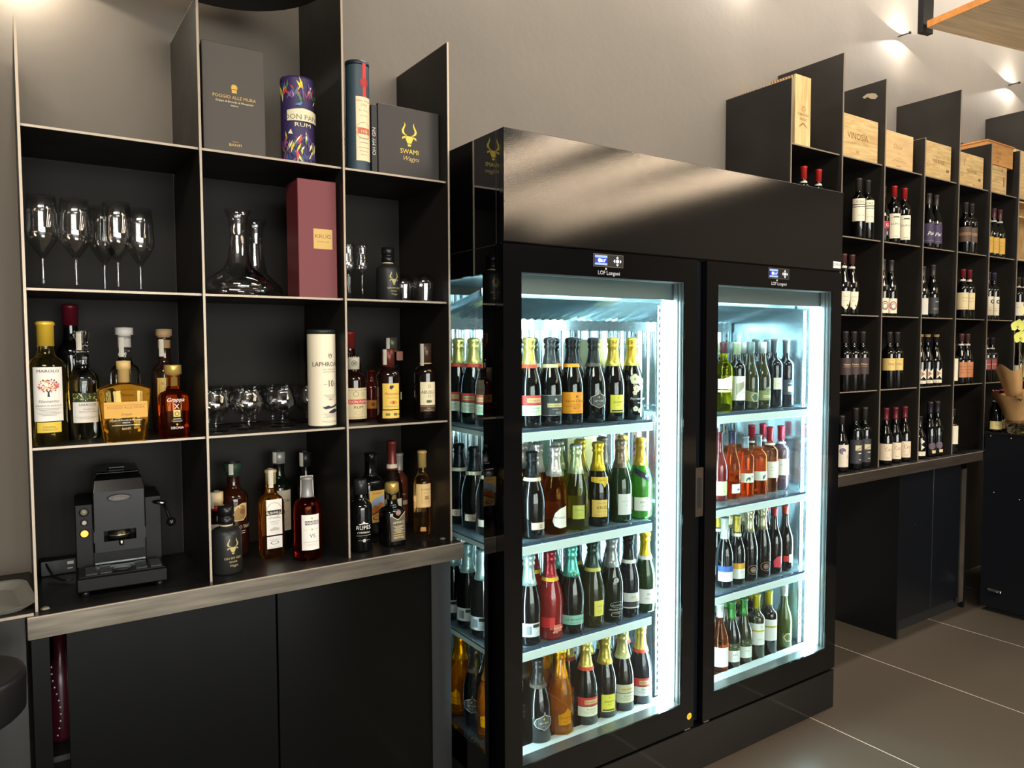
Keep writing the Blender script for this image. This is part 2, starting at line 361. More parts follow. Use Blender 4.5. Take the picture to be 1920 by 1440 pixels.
# things seen in the gap of the left cabinet
bs = empty('stored_bottle', (.075, 2.09, .53), 0, 'dark maroon bottle with white dots inside the open gap of the left cabinet', 'bottle')
M().lathe([(.035, 0), (.037, .01), (.037, .14), (.03, .17), (.014, .2), (.014, .26)], mat('maroon', (58, 16, 26), .25), 20).build('body', bs)
dm = M()
for i in range(11):
    n0 = len(dm.v); dm.lathe([(.0001, -.0025), (.0022, 0), (.0001, .0025)], INNER_WHITE, 6, (-.012 + .008 * math.sin(i * .5), -.038))
    dm.v[n0:] = [(x, y, z + .02 + .017 * i) for x, y, z in dm.v[n0:]]
dm.build('white_beads', bs)
ish = tag(M().box(.034, .56, 1.99, YW - .035, .515, .529, MATTE).build('inner_shelf', bc))
M().box(.034, .56, 1.99, YW - .035, .30, .314, MATTE).build('inner_shelf', bc)
vb = tag(M().box(-.012, .012, -.01, .01, 0, .014, mat('brass', (180, 140, 70), .3, 1)).lathe([(.005, .014), (.005, .03), (.009, .031), (.009, .035)], mat('brass', (180, 140, 70), .3, 1), 10).build('brass_valve'), 'small brass valve inside the gap of the left cabinet', 'valve'); vb.location = (.070, 2.02, .3145)
# cabinet front at the far left, with a bar stool in front of it
fc = empty('base_cabinet', (0, 0, 0), 0, 'plain dark cabinet front below the tray at the far left', 'cabinet')
M().box(-1.4, .006, 1.96, 1.98, .02, ZC - .002, mat('grey_black_laminate', (40, 39, 36), .35, bump=.03, bscale=200)).build('door', fc)
M().box(-1.4, .006, 1.981, YW - .01, .0, .02, MATTE).build('plinth', fc)
st = empty('bar_stool', (-.115, 1.72, 0), 0, 'round black bar stool seat cut off by the left edge', 'stool')
M().lathe([(0, .775), (.108, .775), (.118, .785), (.12, .85), (.117, .858), (.105, .856), (.06, .846), (0, .842)], mat('black_leather', (22, 22, 23), .45), 40).build('seat', st)
M().lathe([(.024, .02), (.024, .775)], CHROME, 20).build('column', st)
M().lathe([(.2, 0), (.2, .01), (.05, .025), (.024, .03)], CHROME, 36).build('base', st)
# ---- right-hand shelving
XB = [2.7335, 3.104, 3.4517, 3.8168, 4.1662, 4.525, 4.874, 5.22]
ub = empty('shelving_unit', (0, 0, 0), 0, 'tall black steel wine shelving with staggered dividers, right of the fridge', 'shelving')
for x, zt in zip(XB, (2.596, 2.777, 2.731, 2.513, 2.814, 2.59, 2.60, 2.92)): divider(ub, x, zt)
for i, (a, b) in enumerate(zip(XB, XB[1:])):
    for z in (Z4, Z3 + .362, Z1 + .0025, ZR): board(ub, a, b, z)
    M().box(a + T, b - T, YW - .012, YW - .002, ZC, ZR - T if i < 4 else 2.72, BACK_PANEL).build('back_panel', ub)
rc = empty('counter', (0, 0, 0), 0, 'black steel counter under the wine shelving on the right', 'counter')
M().box(2.78, 5.3, YFC + .004, YW - .002, ZC - .006, ZC, mat('counter_top')).build('top', rc)
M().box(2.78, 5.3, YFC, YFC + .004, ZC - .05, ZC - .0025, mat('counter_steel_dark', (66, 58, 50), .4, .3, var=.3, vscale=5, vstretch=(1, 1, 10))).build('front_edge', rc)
M().box(2.78, 5.3, YFC - .0006, YFC + .004, ZC - .0025, ZC + .0002, STEEL_EDGE).build('bare_edge', rc)
rb = empty('base_cabinet', (0, 0, 0), 0, 'black base cabinet below the right-hand wine shelving', 'cabinet')
NAVY = mat('dark_laminate', (15, 17, 21), .32, bump=.03, bscale=200)
M().box(3.638, 3.656, 1.945, YW - .01, 0, ZC - .052, NAVY).build('side_panel', rb)
for a, b in ((3.66, 4.03), (4.034, 4.33)): M().box(a, b, 1.975, 1.993, .07, ZC - .054, NAVY, .001).build('door', rb)
tag(M().box(4.337, 4.385, 1.972, 1.99, .04, ZC - .1, mat('dull_metal_strip', (92, 84, 72), .35, .5, var=.4, vscale=7)).build('filler_strip', rb), 'dull grey metal strip')
M().box(3.66, 4.40, 2.0, 2.01, 0, .068, MATTE).box(4.39, 4.41, 1.975, YW - .01, 0, ZC - .054, NAVY).build('plinth', rb)
for z in (.55,): M().lathe([(.004, 0), (.0001, .002)], CHROME, 8).move(lambda p: Vector((3.85 + p.x, 1.974 - p.z, z + p.y))).build('screw_cap', rb)
# black bar block on the far right
dk = empty('bar_block', (4.44, 0, 0), 0, 'black bar cabinet standing out from the wall at the right edge', 'cabinet')
M().box(0, 1.2, .6, 1.908, .03, .985, mat('blue_black_laminate', (18, 20, 25), .3)).build('body', dk)
M().box(-.004, 1.22, .58, 1.912, .985, 1.0, PLASTIC, .002).build('top', dk)
M().box(.03, 1.18, .65, 1.88, 0, .03, MATTE).build('plinth', dk)
for (y, z) in ((1.855, .67), (1.73, .65), (1.88, .978), (1.78, .975)): M().lathe([(.005, 0), (.004, .002), (.0001, .003)], CHROME, 8).move(lambda p, y=y, z=z: Vector((-.001 - p.z, y + p.x, z + p.y))).build('screw_cap', dk)
h = M().box(-.012, 0, 1.80, 1.87, .12, .135, CHROME, .003).box(-.02, -.006, 1.815, 1.835, .123, .132, CHROME, .002).build('hinge', dk)

# ================================================================= WINE FRIDGE
FX0, FX1, FY, FYB, FH = 1.136, 2.7275, 1.719, 2.28, 2.082
FXF = 2.746
fr = empty('wine_fridge', (0, 0, 0), 0, 'tall glossy black two-door wine fridge with brightly lit glass doors', 'wine fridge')
M().box(FX0, FXF, FY, FY + .04, 0, .1566, SATIN, .0015).box(FX0, FX1, FY + .04, FYB, 0, .1566, MATTE).build('plinth', fr)
M().box(FX0 + .01, FX1 - .01, 1.764, FYB, .1566, .166, MATTE).box(FX0, FX1, 1.764, FYB, .166, .232, GLOSS).build('base', fr)
M().box(FX0, FX1, FY + .022, FYB, 1.77, FH, GLOSS).build('top_housing', fr)
M().box(FX0 - .001, FXF + .001, FY, FY + .021, 1.773, FH + .001, SATIN, .0015).build('fascia', fr)
M().box(FX1 - .012, FX1, 1.764, FYB, .232, 1.77, GLOSS).build('right_side_panel', fr)
M().box(FX0, FX0 + .018, 1.764, 1.832, .232, 1.77, GLOSS).box(FX0, FX0 + .018, 2.235, FYB, .232, 1.77, GLOSS).box(FX0, FX0 + .018, 1.832, 2.235, 1.69, 1.77, GLOSS).box(FX0, FX0 + .018, 1.832, 2.235, .232, .262, GLOSS).build('side_window_frame', fr)
M().box(FX0 + .003, FX0 + .006, 1.832, 2.235, .262, 1.69, SIDEPANE).build('side_glass', fr)
# interior
bk = M(); P_ = [(1.156 + i * .0048, 2.243 + .0045 * math.sin(i * .62) + .002 * math.sin(i * .17)) for i in range(323)]
bk.add([(a, b, z_) for z_ in (.238, 1.66) for a, b in P_], [(i, i + 1, 324 + i, 323 + i) for i in range(322)], INNER_STEEL, True)
bk.build('steel_back', fr)
M().box(1.156, 2.712, 1.77, 2.25, 1.69, 1.765, INNER_WHITE).build('inner_ceiling', fr)
M().box(1.156, 2.714, 1.83, 2.25, .232, .238, mat('inner_floor_steel', (110, 118, 122), .12, .8)).build('inner_floor', fr)
M().box(1.156, 2.714, 1.768, 1.83, .232, .246, INNER_WHITE, .002).build('front_sill', fr)
M().box(2.70, 2.714, 1.77, 2.25, .246, 1.69, INNER_STEEL).build('inner_side', fr)
M().box(1.156, 2.70, 1.775, 1.795, 1.635, 1.69, mat('header_steel', (120, 132, 134), .3, .6)).build('header_rail', fr)
# evaporator cover with corrugations under the ceiling
ev = M()
for i in range(44):
    x = 1.17 + i * .0345; ev.add([(x, 1.90, 1.652), (x + .017, 1.90, 1.640), (x + .017, 2.22, 1.575), (x, 2.22, 1.587), (x + .0345, 1.90, 1.652), (x + .0345, 2.22, 1.587)], [(0, 1, 2, 3), (1, 4, 5, 2)], INNER_STEEL)
ev.box(1.17, 2.69, 2.215, 2.225, 1.54, 1.588, INNER_STEEL).box(1.17, 2.69, 1.892, 1.902, 1.632, 1.656, INNER_STEEL).build('evaporator_cover', fr)
# centre post and lights
M().box(1.875, 1.99, 1.765, 1.80, .246, 1.69, INNER_WHITE, .003).build('centre_post', fr)
LX = [(1.822, 1.852), (2.012, 2.034), (2.655, 2.69), (1.158, 1.172)]
for a, b in LX: M().box(a, b, 1.778, 1.796, .25, 1.63, LED).build('led_tube', fr)
for a, b in ((1.19, 1.80), (2.06, 2.63)): M().box(a, b, 1.80, 1.812, 1.652, 1.662, LEDTOP).build('led_top_bar', fr)
# perforated uprights
for (x, y) in ((1.840, 1.83), (2.662, 1.83), (1.17, 2.225), (1.50, 2.225), (1.79, 2.225), (2.1, 2.225), (2.4, 2.225), (2.66, 2.225)):
    u = M().box(x, x + .02, y, y + .006, .25, 1.62, INNER_STEEL)
    dk_ = mat('slot_black', (20, 26, 28), .6)
    for k in range(52): u.box(x + .007, x + .013, y - .0006, y + .001, .27 + k * .026, .282 + k * .026, dk_)
    u.build('perforated_upright', fr)
RAILW = mat('shelf_rail_white', (214, 236, 236), .3)
SHZ = [1.232, .890, .567]
PSH = mat('shelf_plate', (150, 172, 180), .15, .2, trans=.5)
for z in SHZ:
    for a, b in ((1.162, 1.778), (2.056, 2.636)):
        s_ = M().box(a, b, 1.80, 2.21, z - .006, z, PSH).build('shelf', fr)
        M().box(a, b, 1.785, 1.7985, z - .034, z - .006, RAILW, .002).build('front_rail', s_)
        st_ = M()
        for k in range(4):
            q = a + (b - a) * k / 4; st_.box(q + .004, q + (b - a) / 4 - .004, 1.786, 1.7985, z - .005, z + .002, mat('rail_insert', (74, 96, 120), .2, .3))
        st_.build('rail_insert', s_)
        M().box(a, a + .006, 1.80, 2.2, z - .02, z - .006, RAILW).box(b - .006, b, 1.80, 2.2, z - .02, z - .006, RAILW).build('bracket', s_)
for k, (a, b, wa, wb) in enumerate(((1.133, 1.914, 1.195, 1.853), (1.960, 2.748, 2.018, 2.684))):
    d = M().box(a, wa, FY, 1.757, .166, 1.767, mat('door_black_glass', (9, 10, 12), .07)).box(wb, b, FY, 1.757, .166, 1.767, MATS['door_black_glass']).box(wa, wb, FY, 1.757, 1.691, 1.767, MATS['door_black_glass']).box(wa, wb, FY, 1.757, .166, .2577, MATS['door_black_glass']).build('door', fr)
    M().box(wa, wb, FY + .001, FY + .004, .2577, 1.691, PANE).build('glass_pane', d)
    M().box(wb - .0016, wb - .0002, FY + .005, 1.768, .2577, 1.691, ALU).box(wb - .003, wb - .0016, 1.73, 1.736, .2577, 1.691, MATTE).box(wb - .003, wb - .0016, 1.746, 1.75, .2577, 1.691, MATTE).box(wa + .0002, wa + .0016, FY + .005, 1.768, .2577, 1.691, ALU).box(wa, wb, FY + .005, 1.768, .2578, .2588, ALU).box(wa, wb, FY + .005, 1.768, 1.6898, 1.6908, ALU).build('inner_trim', d)
    dx, dz = (1.518, 1.741) if k == 0 else (2.3465, 1.7442)
    dp = M(); pm = plane_map(dx, FY, dz); BL = (42, 66, 170); LB = (120, 150, 236); W_ = (236, 240, 250)
    scr = mat('screen_blue', (30, 44, 140), .3, emit=(30, 44, 150), es=.8); ico = mat('lit_icon', W_, .3, emit=W_, es=1.2); lbm = mat('screen_light', LB, .3, emit=LB, es=.9)
    its = [('r', -60, -19, 60, 19, mat('panel_rim', (150, 130, 110), .3, .5)), ('r', -59, -18, 59, 18, (10, 10, 12)), ('r', -54, -14, -5, 15, scr), ('r', -54, 8, -5, 15, lbm), ('r', -54, -14, -5, -8, lbm),
           ('c', -36, 0, 6, ico), ('t', '8.0°' if k == 0 else '10.4°', -20, -5, 13, ico), ('c', 36, 0, 6, ico), ('p', [(31, 9), (41, 9), (36, 15)], ico), ('p', [(31, -9), (36, -15), (41, -9)], ico), ('p', [(20, 0), (26, -6), (26, 6)], ico), ('p', [(52, 0), (46, 6), (46, -6)], ico)]
    printed(dp, its, pm); dp.build('display_panel', d)
    lg = M(); printed(lg, [('t', 'LOF Longoni', 0, -5, 17, (206, 208, 210)), ('c', -12, 13, 3.2, (206, 208, 210))], plane_map(dx + .002, FY, dz - .0375)); lg.build('logo', d)
sm_ = M(); printed(sm_, [('c', 0, 0, 12, (238, 196, 40)), ('o', 0, 0, 12, (190, 150, 30)), ('r', -6, -1, 6, 1, (190, 150, 30))], plane_map(1.893, FY, .2075)); tag(sm_.build('round_sticker', fr), 'round yellow sticker')
sm_ = M(); printed(sm_, [('r', -27, -13, 24, 13, (226, 226, 220)), ('t', 'ZUMNO', -2, -3, 14, (20, 20, 20))], plane_map(2.713, FY, 1.797)); tag(sm_.build('white_sticker', fr), 'small white sticker with black lettering')
hd = M().box(1.9165, 1.957, 1.722, 1.73, .895, 1.065, mat('handle_steel', (112, 100, 90), .3, .8), .002).box(1.925, 1.947, 1.7212, 1.7222, .925, 1.03, mat('slot_black'), .0004)
hd.build('handle_plate', fr)
M().box(1.918, 1.956, 1.742, 1.757, .17, 1.767, mat('gap_black', (10, 14, 20), .3)).build('door_gap_strip', fr)
for x in (1.89, 1.985): M().box(x - .014, x + .014, 1.722, 1.745, .1575, .1655, CHROME, .002).build('hinge', fr)
# seams on the left flank
M().box(FX0 - .0006, FX0, 1.757, 1.7585, .0, FH, mat('seam', (60, 56, 52), .4)).box(FX0 - .0006, FX0, 1.757, FYB, 1.766, 1.7675, MATS['seam']).build('side_seam', fr)

# ================================================================= BOTTLES
def prof(kind, r, h, rn=.0145):
    B = dict(
        bord=[(.86, 0), (1, .03), (1, .60), (.97, .64), (.84, .68), (.6, .71)], burg=[(.86, 0), (1, .035), (1, .43), (.95, .5), (.8, .575), (.6, .65), (.47, .71)],
        champ=[(.84, 0), (1, .035), (1, .40), (.96, .48), (.82, .57), (.63, .66), (.46, .75)], spir=[(.9, 0), (1, .03), (1, .60), (.97, .645), (.82, .685), (.55, .715)],
        short=[(.92, 0), (1, .03), (1, .62), (.96, .67), (.8, .715), (.5, .745)], gin=[(.9, 0), (1, .03), (1, .63), (.95, .69), (.78, .73), (.48, .755)])[kind]
    t0 = {'bord': .74, 'burg': .78, 'champ': .86, 'spir': .74, 'short': .78, 'gin': .77}[kind]
    p = [(a * r, b * h) for a, b in B] + [(rn * 1.12, t0 * h), (rn, (t0 + .04) * h if t0 < .85 else .88 * h), (rn, .965 * h), (rn * 1.12, .97 * h), (rn * 1.12, .99 * h), (rn * .9, h)]
    return p
def rad(p, z):
    for (r0, z0), (r1, z1) in zip(p, p[1:]):
        if z0 <= z <= z1: return r0 + (r1 - r0) * (z - z0) / max(1e-6, z1 - z0)
    return p[-1][0]
def foil_mat(rgb, met=.75, rough=.3, crumple=0): return mat('foil_%02x%02x%02x_%d' % (*rgb, int(crumple * 10)), rgb, rough, met, .5, bump=crumple, bscale=120)
NAVYG = mat('dark_wine_glass', (7, 9, 9), .04, 0, .6, coat=.3); GREENG = mat('dark_green_glass', (14, 26, 12), .05, 0, .6, coat=.3)
PL = (.9, 1)
def bottle(kind, r, h, glass, cap=None, labels=(), name='wine_bottle', rn=.0145, n=28, loc=(0, 0, 0), rot=0, label=None, cat='bottle', group=None, sq=0, sx=1, sy=1, extra=None):
    """cap = (kind, colour, length as a share of the height); labels = (width mm, bottom, height mm, colour, items[, angle])"""
    if not sq and loc[0] < 1.12: rot -= .55 * math.atan2(loc[0], loc[1])
    root = empty(name, loc, rot, label, cat, group); p = prof(kind, r, h, rn)
    M().lathe(p, glass, n, sq=0 if not sq else sq, sx=sx, sy=sy).build('glass_body', root)
    if cap:
        ck, cc, cl = cap[:3]; zc = h * (1 - cl)
        zs = sorted({zc} | {z for _, z in p if z > zc} | ({h * .82, h * .86, h * .9} if ck == 'champ' else set()))
        if ck == 'champ':
            q = [(rad(p, z) + .0012, z) for z in zs if z < h * .86] + [(rn * 1.2, h * .865), (rn * 1.42, h * .885), (rn * 1.42, h * .905), (rn * 1.22, h * .92), (rn * 1.5, h * .945), (rn * 1.52, h * .975), (rn * 1.3, h * .993), (rn * .5, h * 1.003), (.0002, h * 1.004)]
            M().lathe(q, foil_mat(cc, .7, .32, .6), 20).build('foil', root)
        elif ck == 'cap':
            q = [(rad(p, z) + .0009, z) for z in zs]; q = [(a + (0 if z < h * .96 else .0004), z) for a, z in q]; q = q[:-1] + [(q[-1][0], h + .0002), (.0002, h + .0012)]
            M().lathe(q, foil_mat(cc, .25, .35), 20).build('capsule', root)
        elif ck == 'stop':   # stopper with a wider head
            q = [(rn * 1.15, zc), (rn * 1.15, h * .955 - .012), (rn * 1.45, h * .955 - .010), (rn * 1.45, h), (rn * 1.3, h + .0015), (.0002, h + .0015)]
            M().lathe(q, mat('stopper_%02x%02x%02x' % cc, cc, .5), 20).build('stopper', root)
        elif ck == 'screw':
            q = [(rn * 1.2, zc), (rn * 1.22, h), (rn * 1.1, h + .001), (.0002, h + .001)]
            M().lathe(q, mat('screwcap_%02x%02x%02x' % cc, cc, .35, .3), 20).build('screw_cap', root)
        if len(cap) > 3:
            b0, b1, bc_ = cap[3:6]; M().lathe([(rad(p, h * b0) + .0016, h * b0), (rad(p, h * b1) + .0016, h * b1)], flat(bc_), 20, cap=False).build('neck_band', root)
    for L in labels:
        wd, z0, hh, c, items = L[:5]; rt = L[5] if len(L) > 5 else 0; R_ = r if not sq else None
        if sq: o = M(); yy = -r * sy * (1 if sq > 3 else .9); printed(o, [('r', -wd / 2, 0, wd / 2, hh, c)] + list(items) if c else items, lambda u, v, l, yy=yy, z0=z0: (u, yy - l - .0005, z0 / 1000 + v), 0); o.build('label', root)
        else: 
            its = ([('r', -wd / 2, 0, wd / 2, hh, c)] if c else []) + list(items); o = M(); f = cyl_map(r, z0 / 1000, rt); printed(o, its, f, 0); o.build('label', root)
    if extra: extra(root, p)
    return root
def stamp(root, rn, h, z0, rot=-.5, c=(206, 200, 184)):
    """paper tax strip over the closure"""
    m = M(); f = cyl_map(rn * 1.25, 0, rot); printed(m, [('r', -6, z0 * 1000, 6, h * 1000 + .5, c), ('r', -3, z0 * 1000 + 6, 3, h * 1000 - 8, (150, 146, 134))], f, 4)
    m.add([(-.006, -rn * 1.25, h + .0018), (.006, -rn * 1.25, h + .0018), (.006, rn, h + .0018), (-.006, rn, h + .0018)], [(0, 1, 2, 3)], flat(c)); tag(m.build('tax_strip', root), 'pale paper tax strip')
K_ = (24, 20, 18); CR = (232, 220, 196); GOLD = (196, 160, 70); WH = (236, 232, 222); RED = (178, 36, 34)
GOLDM = mat('gold_print', (214, 172, 84), .3, .7)
def blur_lines(v0, n, w, c, step=2.2, h=.7, u=0): return [('r', u - w / 2 * (1 - .2 * (i % 3)), v0 - i * step, u + w / 2 * (1 - .2 * (i % 3)), v0 - i * step + h, c) for i in range(n)]
# ---- shelf with the grappas (second shelf from the bottom, left bay)
z = Z3
def blossom_tree():
    rr = random.Random(3); its = [('p', [(-2.5, 56), (2.5, 56), (1.5, 66), (6, 72), (4, 73), (0, 68), (-4, 73), (-6, 72), (-1.5, 66)], K_)]
    for i in range(90):
        a = rr.uniform(0, 6.28); q = math.sqrt(rr.random()); u = 21 * q * math.cos(a); v = 82 + 15 * q * math.sin(a)
        if v < 72 and abs(u) < 4: continue
        c = rr.choice([(206, 84, 76), (222, 130, 110), (170, 60, 66), (60, 52, 44), (228, 190, 90), (230, 160, 150)]); its.append(('c', u, v, rr.uniform(1, 2), c))
    return its
G_ = (120, 112, 104)
bottle('spir', .0395, .285, glassy('straw_liquid', (250, 240, 190)), ('cap', (224, 184, 60), .2), [(62, 56, 124, WH, blossom_tree() + [('t', 'MAROLO', 0, 112, 9, K_, 0, 1.15), ('t', 'Filomarino', 0, 43, 9, G_, .3), ('t', 'GRAPPA DI BAROLO', 0, 34, 5.5, G_)] + blur_lines(29, 6, 46, (150, 142, 132), 3.2, .9), 0), (50, 30, 24, (222, 192, 70), [('t', 'GRAPPA', 0, 10, 7, (120, 90, 20))] + blur_lines(7, 2, 34, (120, 90, 20)), 0)],
       'grappa_bottle', .0165, 40, (.0662, 2.031, z), .05, 'straw-coloured grappa bottle with a blossoming tree on its white label')
def leaf_print(w, v0, v1, n=60, cols=((66, 96, 40), (150, 170, 60), (232, 226, 190), (40, 50, 30), (190, 180, 80))):
    rr = random.Random(5); its = [('r', -w / 2, v0, w / 2, v1, (48, 62, 34))]
    for i in range(n):
        u = rr.uniform(-w / 2 + 2, w / 2 - 2); v = rr.uniform(v0 + 2, v1 - 2); a = rr.uniform(0, 3.14); q = rr.uniform(2, 4); ca, sa = q * math.cos(a), q * math.sin(a)
        its.append(('p', [(u + ca, v + sa), (u - sa * .3, v + ca * .3), (u - ca, v - sa), (u + sa * .3, v - ca * .3)], rr.choice(cols)))
    return its
def pourer(root, p):
    M().lathe([(.0125, .215), (.014, .24), (.0175, .262), (.0175, .265), (.0002, .265)], CLEAR, 20).build('stopper', root)
    stamp(root, .0128, .262, .218, -.6)
bottle('spir', .0335, .235, CLEAR, None, [(60, 42, 72, WH, leaf_print(60, 50, 72) + [('t', 'SARACCO', 3, 41, 8, K_), ('t', 'GRAPPA DI', 5, 31, 5, G_), ('t', 'MOSCATO D’ASTI', 5, 25, 5, G_)] + blur_lines(14, 3, 50, (180, 172, 160)))], 'grappa_bottle', .0135, 36, (.1446, 2.097, z), .1, 'clear grappa bottle with green leaf print and a glass stopper', extra=pourer)
bottle('bord', .034, .334, NAVYG, ('cap', (92, 18, 32), .16), [(50, 60, 60, None, [('t', 'Berta', 0, 40, 16, (120, 112, 100), .3)])], 'grappa_bottle', .0165, 28, (.127, 2.20, z), 0, 'tall dark bottle with a maroon capsule, behind the clear bottles on the grappa shelf')
# trapezoid decanter bottle
pg = empty('grappa_bottle', (.2206, 1.985, z), .0, 'wide flask of golden grappa flaring towards its square shoulders', 'bottle')
AMB = glassy('golden_liquid', (250, 222, 140))
def flask(w0, w1, d, h0, h1, rn, m, mm):
    lv = [(w0 * .94, d * .9, 0), (w0, d, .004), (w0 + (w1 - w0) * .5, d, h0 * .5), (w1, d, h0), (w1 * .985, d * .97, h0 + .004), (w1 * .6, d * .8, h0 + .016), (rn * 1.5, rn * 1.4, h1 - .004), (rn, rn, h1), (rn, rn, h1 + .03)]
    n = 32; vs = []
    for a, b, zz in lv:
        e = 8 if zz < h0 + .01 else 2.4
        for i in range(n):
            t = 2 * math.pi * (i + .5) / n; ca, sa = math.cos(t), math.sin(t); k = 1 / ((abs(ca) ** e + abs(sa) ** e) ** (1 / e)); vs.append((a * k * ca, b * k * sa, zz))
    fs = [(j * n + i, j * n + (i + 1) % n, (j + 1) * n + (i + 1) % n, (j + 1) * n + i) for j in range(len(lv) - 1) for i in range(n)] + [tuple(range(n))[::-1], tuple((len(lv) - 1) * n + i for i in range(n))]
    return mm.add(vs, fs, m, True)
flask(.046, .0575, .026, .121, .142, .0115, AMB, M()).build('glass_body', pg)
m = M(); printed(m, [('r', -46, 58, 46, 96, (214, 162, 66)), ('t', 'POGGIO ALLE MURA', 0, 80, 8.5, (150, 104, 36)), ('r', -46, 88, 46, 88.8, (150, 104, 36)), ('t', 'Grappa', 0, 64, 8, (120, 80, 30), .3), ('t', 'Grappa di Brunello di Montalcino', 0, 51, 5, (240, 232, 214), .3), ('t', 'RISERVA', 0, 45, 4.5, (240, 232, 214)), ('r', -30, 40, 30, 41, (230, 222, 200)), ('t', 'BANFI', 0, 30, 7, (220, 196, 150))], plane_map(0, -.0262, 0)); m.build('label', pg)
M().lathe([(.0125, .140), (.0125, .172), (.0155, .173), (.0155, .192), (.0002, .193)], mat('pale_gold_wood', (206, 172, 110), .4), 24).build('stopper', pg)
bottle('spir', .0345, .255, CLEAR, None, [(54, 48, 60, (226, 224, 220), [('t', 'Nonino', 0, 44, 9, K_), ('t', 'GRAPPA', 0, 30, 7, G_)])], 'grappa_bottle', .0145, 32, (.243, 2.15, z), 0, 'clear grappa bottle with a white stopper, behind the golden flask',
       extra=lambda r_, p: (M().lathe([(.0155, .225), (.0155, .256), (.021, .257), (.021, .275), (.0002, .276)], mat('white_stopper', (226, 222, 212), .4), 20).build('stopper', r_), stamp(r_, .0135, .25, .2)))
bottle('spir', .0335, .252, mat('brown_liquid_glass', (34, 20, 10), .05, coat=.3), None, [(44, 60, 84, (222, 196, 110), [('r', -22, 0, -12, 84, (190, 130, 50)), ('t', 'BLANC', 4, 66, 10, G_), ('t', 'E N', 4, 54, 10, G_), ('r', -10, 47, 22, 48, G_), ('t', 'Grappa', 5, 36, 6, G_), ('r', -10, 30, 22, 31, G_)])], 'grappa_bottle', .0145, 28, (.337, 2.15, z), 0, 'dark grappa bottle with a yellow label and cork stopper, behind the squat amber one',
       extra=lambda r_, p: (M().lathe([(.0155, .222), (.0155, .254), (.02, .255), (.02, .272), (.0002, .273)], mat('cork_stopper', (186, 150, 110), .6), 20).build('stopper', r_), stamp(r_, .0135, .245, .2)))
bottle('short', .033, .155, glassy('cognac_liquid', (228, 152, 92)), None, [(44, 12, 120, None, [('t', 'Grappa', -3, 78, 14, WH, .3), ('t', 'X', 0, 60, 17, WH), ('r', -8, 40, 8, 57, (222, 196, 110)), ('t', 'O', 0, 42, 16, K_), ('t', 'GRAPPA', 0, 33, 5, WH), ('t', 'SIBONA', 0, 10, 8.5, WH), ('c', 0, 21, 2.5, GOLD)] + blur_lines(30, 2, 26, (200, 190, 170)))], 'grappa_bottle', .0135, 40, (.3338, 2.015, z), .05, 'squat square bottle of amber aged grappa with a gold cap', sq=5,
       extra=lambda r_, p: M().lathe([(.0155, .128), (.0155, .156), (.0205, .157), (.0205, .178), (.0195, .180), (.0002, .180)], mat('gold_cap', (206, 172, 92), .3, .5), 24).build('stopper', r_))

# ---- glasses
def shell(out, th=.0009):
    inn = [(max(r - th, .0002), zz) for r, zz in out][::-1]; return inn
def wine_glass(name='wine_glass'):
    r_ = empty(name)
    bowl = [(.0042, .080), (.009, .088), (.020, .106), (.0305, .127), (.0345, .142), (.0345, .156), (.0318, .20), (.0295, .237)]
    M().lathe(bowl + [(a - .0009, b + .0002) for a, b in bowl[::-1][:-1]] + [(.0003, .087)], STEMG, 32, cap=False).build('bowl', r_)
    M().lathe([(.0003, 0), (.0345, 0), (.0345, .0012), (.014, .0042), (.006, .009), (.0046, .02), (.0042, .072), (.006, .082), (.0003, .086)], STEMG, 28, cap=False).build('stem', r_); return r_
wg = wine_glass()
for i, (px, y, lb) in enumerate([(.0669, 2.03, 'tall stemmed wine glass at the left end of its shelf'), (.1336, 2.04, 'tall stemmed wine glass, second from the left end of its shelf'), (.2005, 2.12, 'tall wine glass standing behind the overlapping pair, on the glass shelf'), (.2213, 2.035, 'tall wine glass in the overlapping cluster, its front glass'), (.279, 2.10, 'tall wine glass nearest the divider on the wine glass shelf')]):
    o = wg if i == 0 else copy_tree(wg); o.location = (px, y, Z2); o.rotation_euler.z = i; o['label'] = lb; o['category'] = 'glass'; o['group'] = 'tall wine glasses on the upper left shelf'; o.scale = (1, 1, .91)
def snifter():
    r_ = empty('brandy_glass'); b = [(.004, .031), (.014, .036), (.030, .048), (.0395, .064), (.0395, .074), (.034, .095), (.0305, .112)]
    M().lathe(b + [(a - .001, c + .0002) for a, c in b[::-1][:-1]] + [(.0003, .037)], STEMG, 32, cap=False).build('bowl', r_)
    M().lathe([(.0003, 0), (.032, 0), (.032, .0014), (.012, .005), (.0045, .011), (.0045, .018), (.0062, .021), (.0045, .025), (.005, .031), (.0003, .036)], STEMG, 28, cap=False).build('stem', r_); return r_
sg = snifter()
SN = [(.4442, 2.0643, 'front row, against the left divider'), (.5299, 2.0645, 'front row, second from the left'), (.627, 2.085, 'front row, just left of the white tube'), (.449, 2.17, 'second row, partly hidden by the divider'), (.5376, 2.165, 'middle row, behind the two left front glasses'), (.6259, 2.175, 'middle row, behind the two right front glasses'), (.7228, 2.16, 'right end, half hidden by the white tube'), (.4986, 2.24, 'back row, its leftmost'), (.5927, 2.24, 'back row, its middle one'), (.688, 2.24, 'back row, its rightmost')]
for i, (x, y, lb) in enumerate(SN):
    o = sg if i == 0 else copy_tree(sg); o.location = (x, y, Z3); o['label'] = 'short-stemmed brandy glass, ' + lb; o['category'] = 'glass'; o['group'] = 'brandy glasses on the middle shelf'
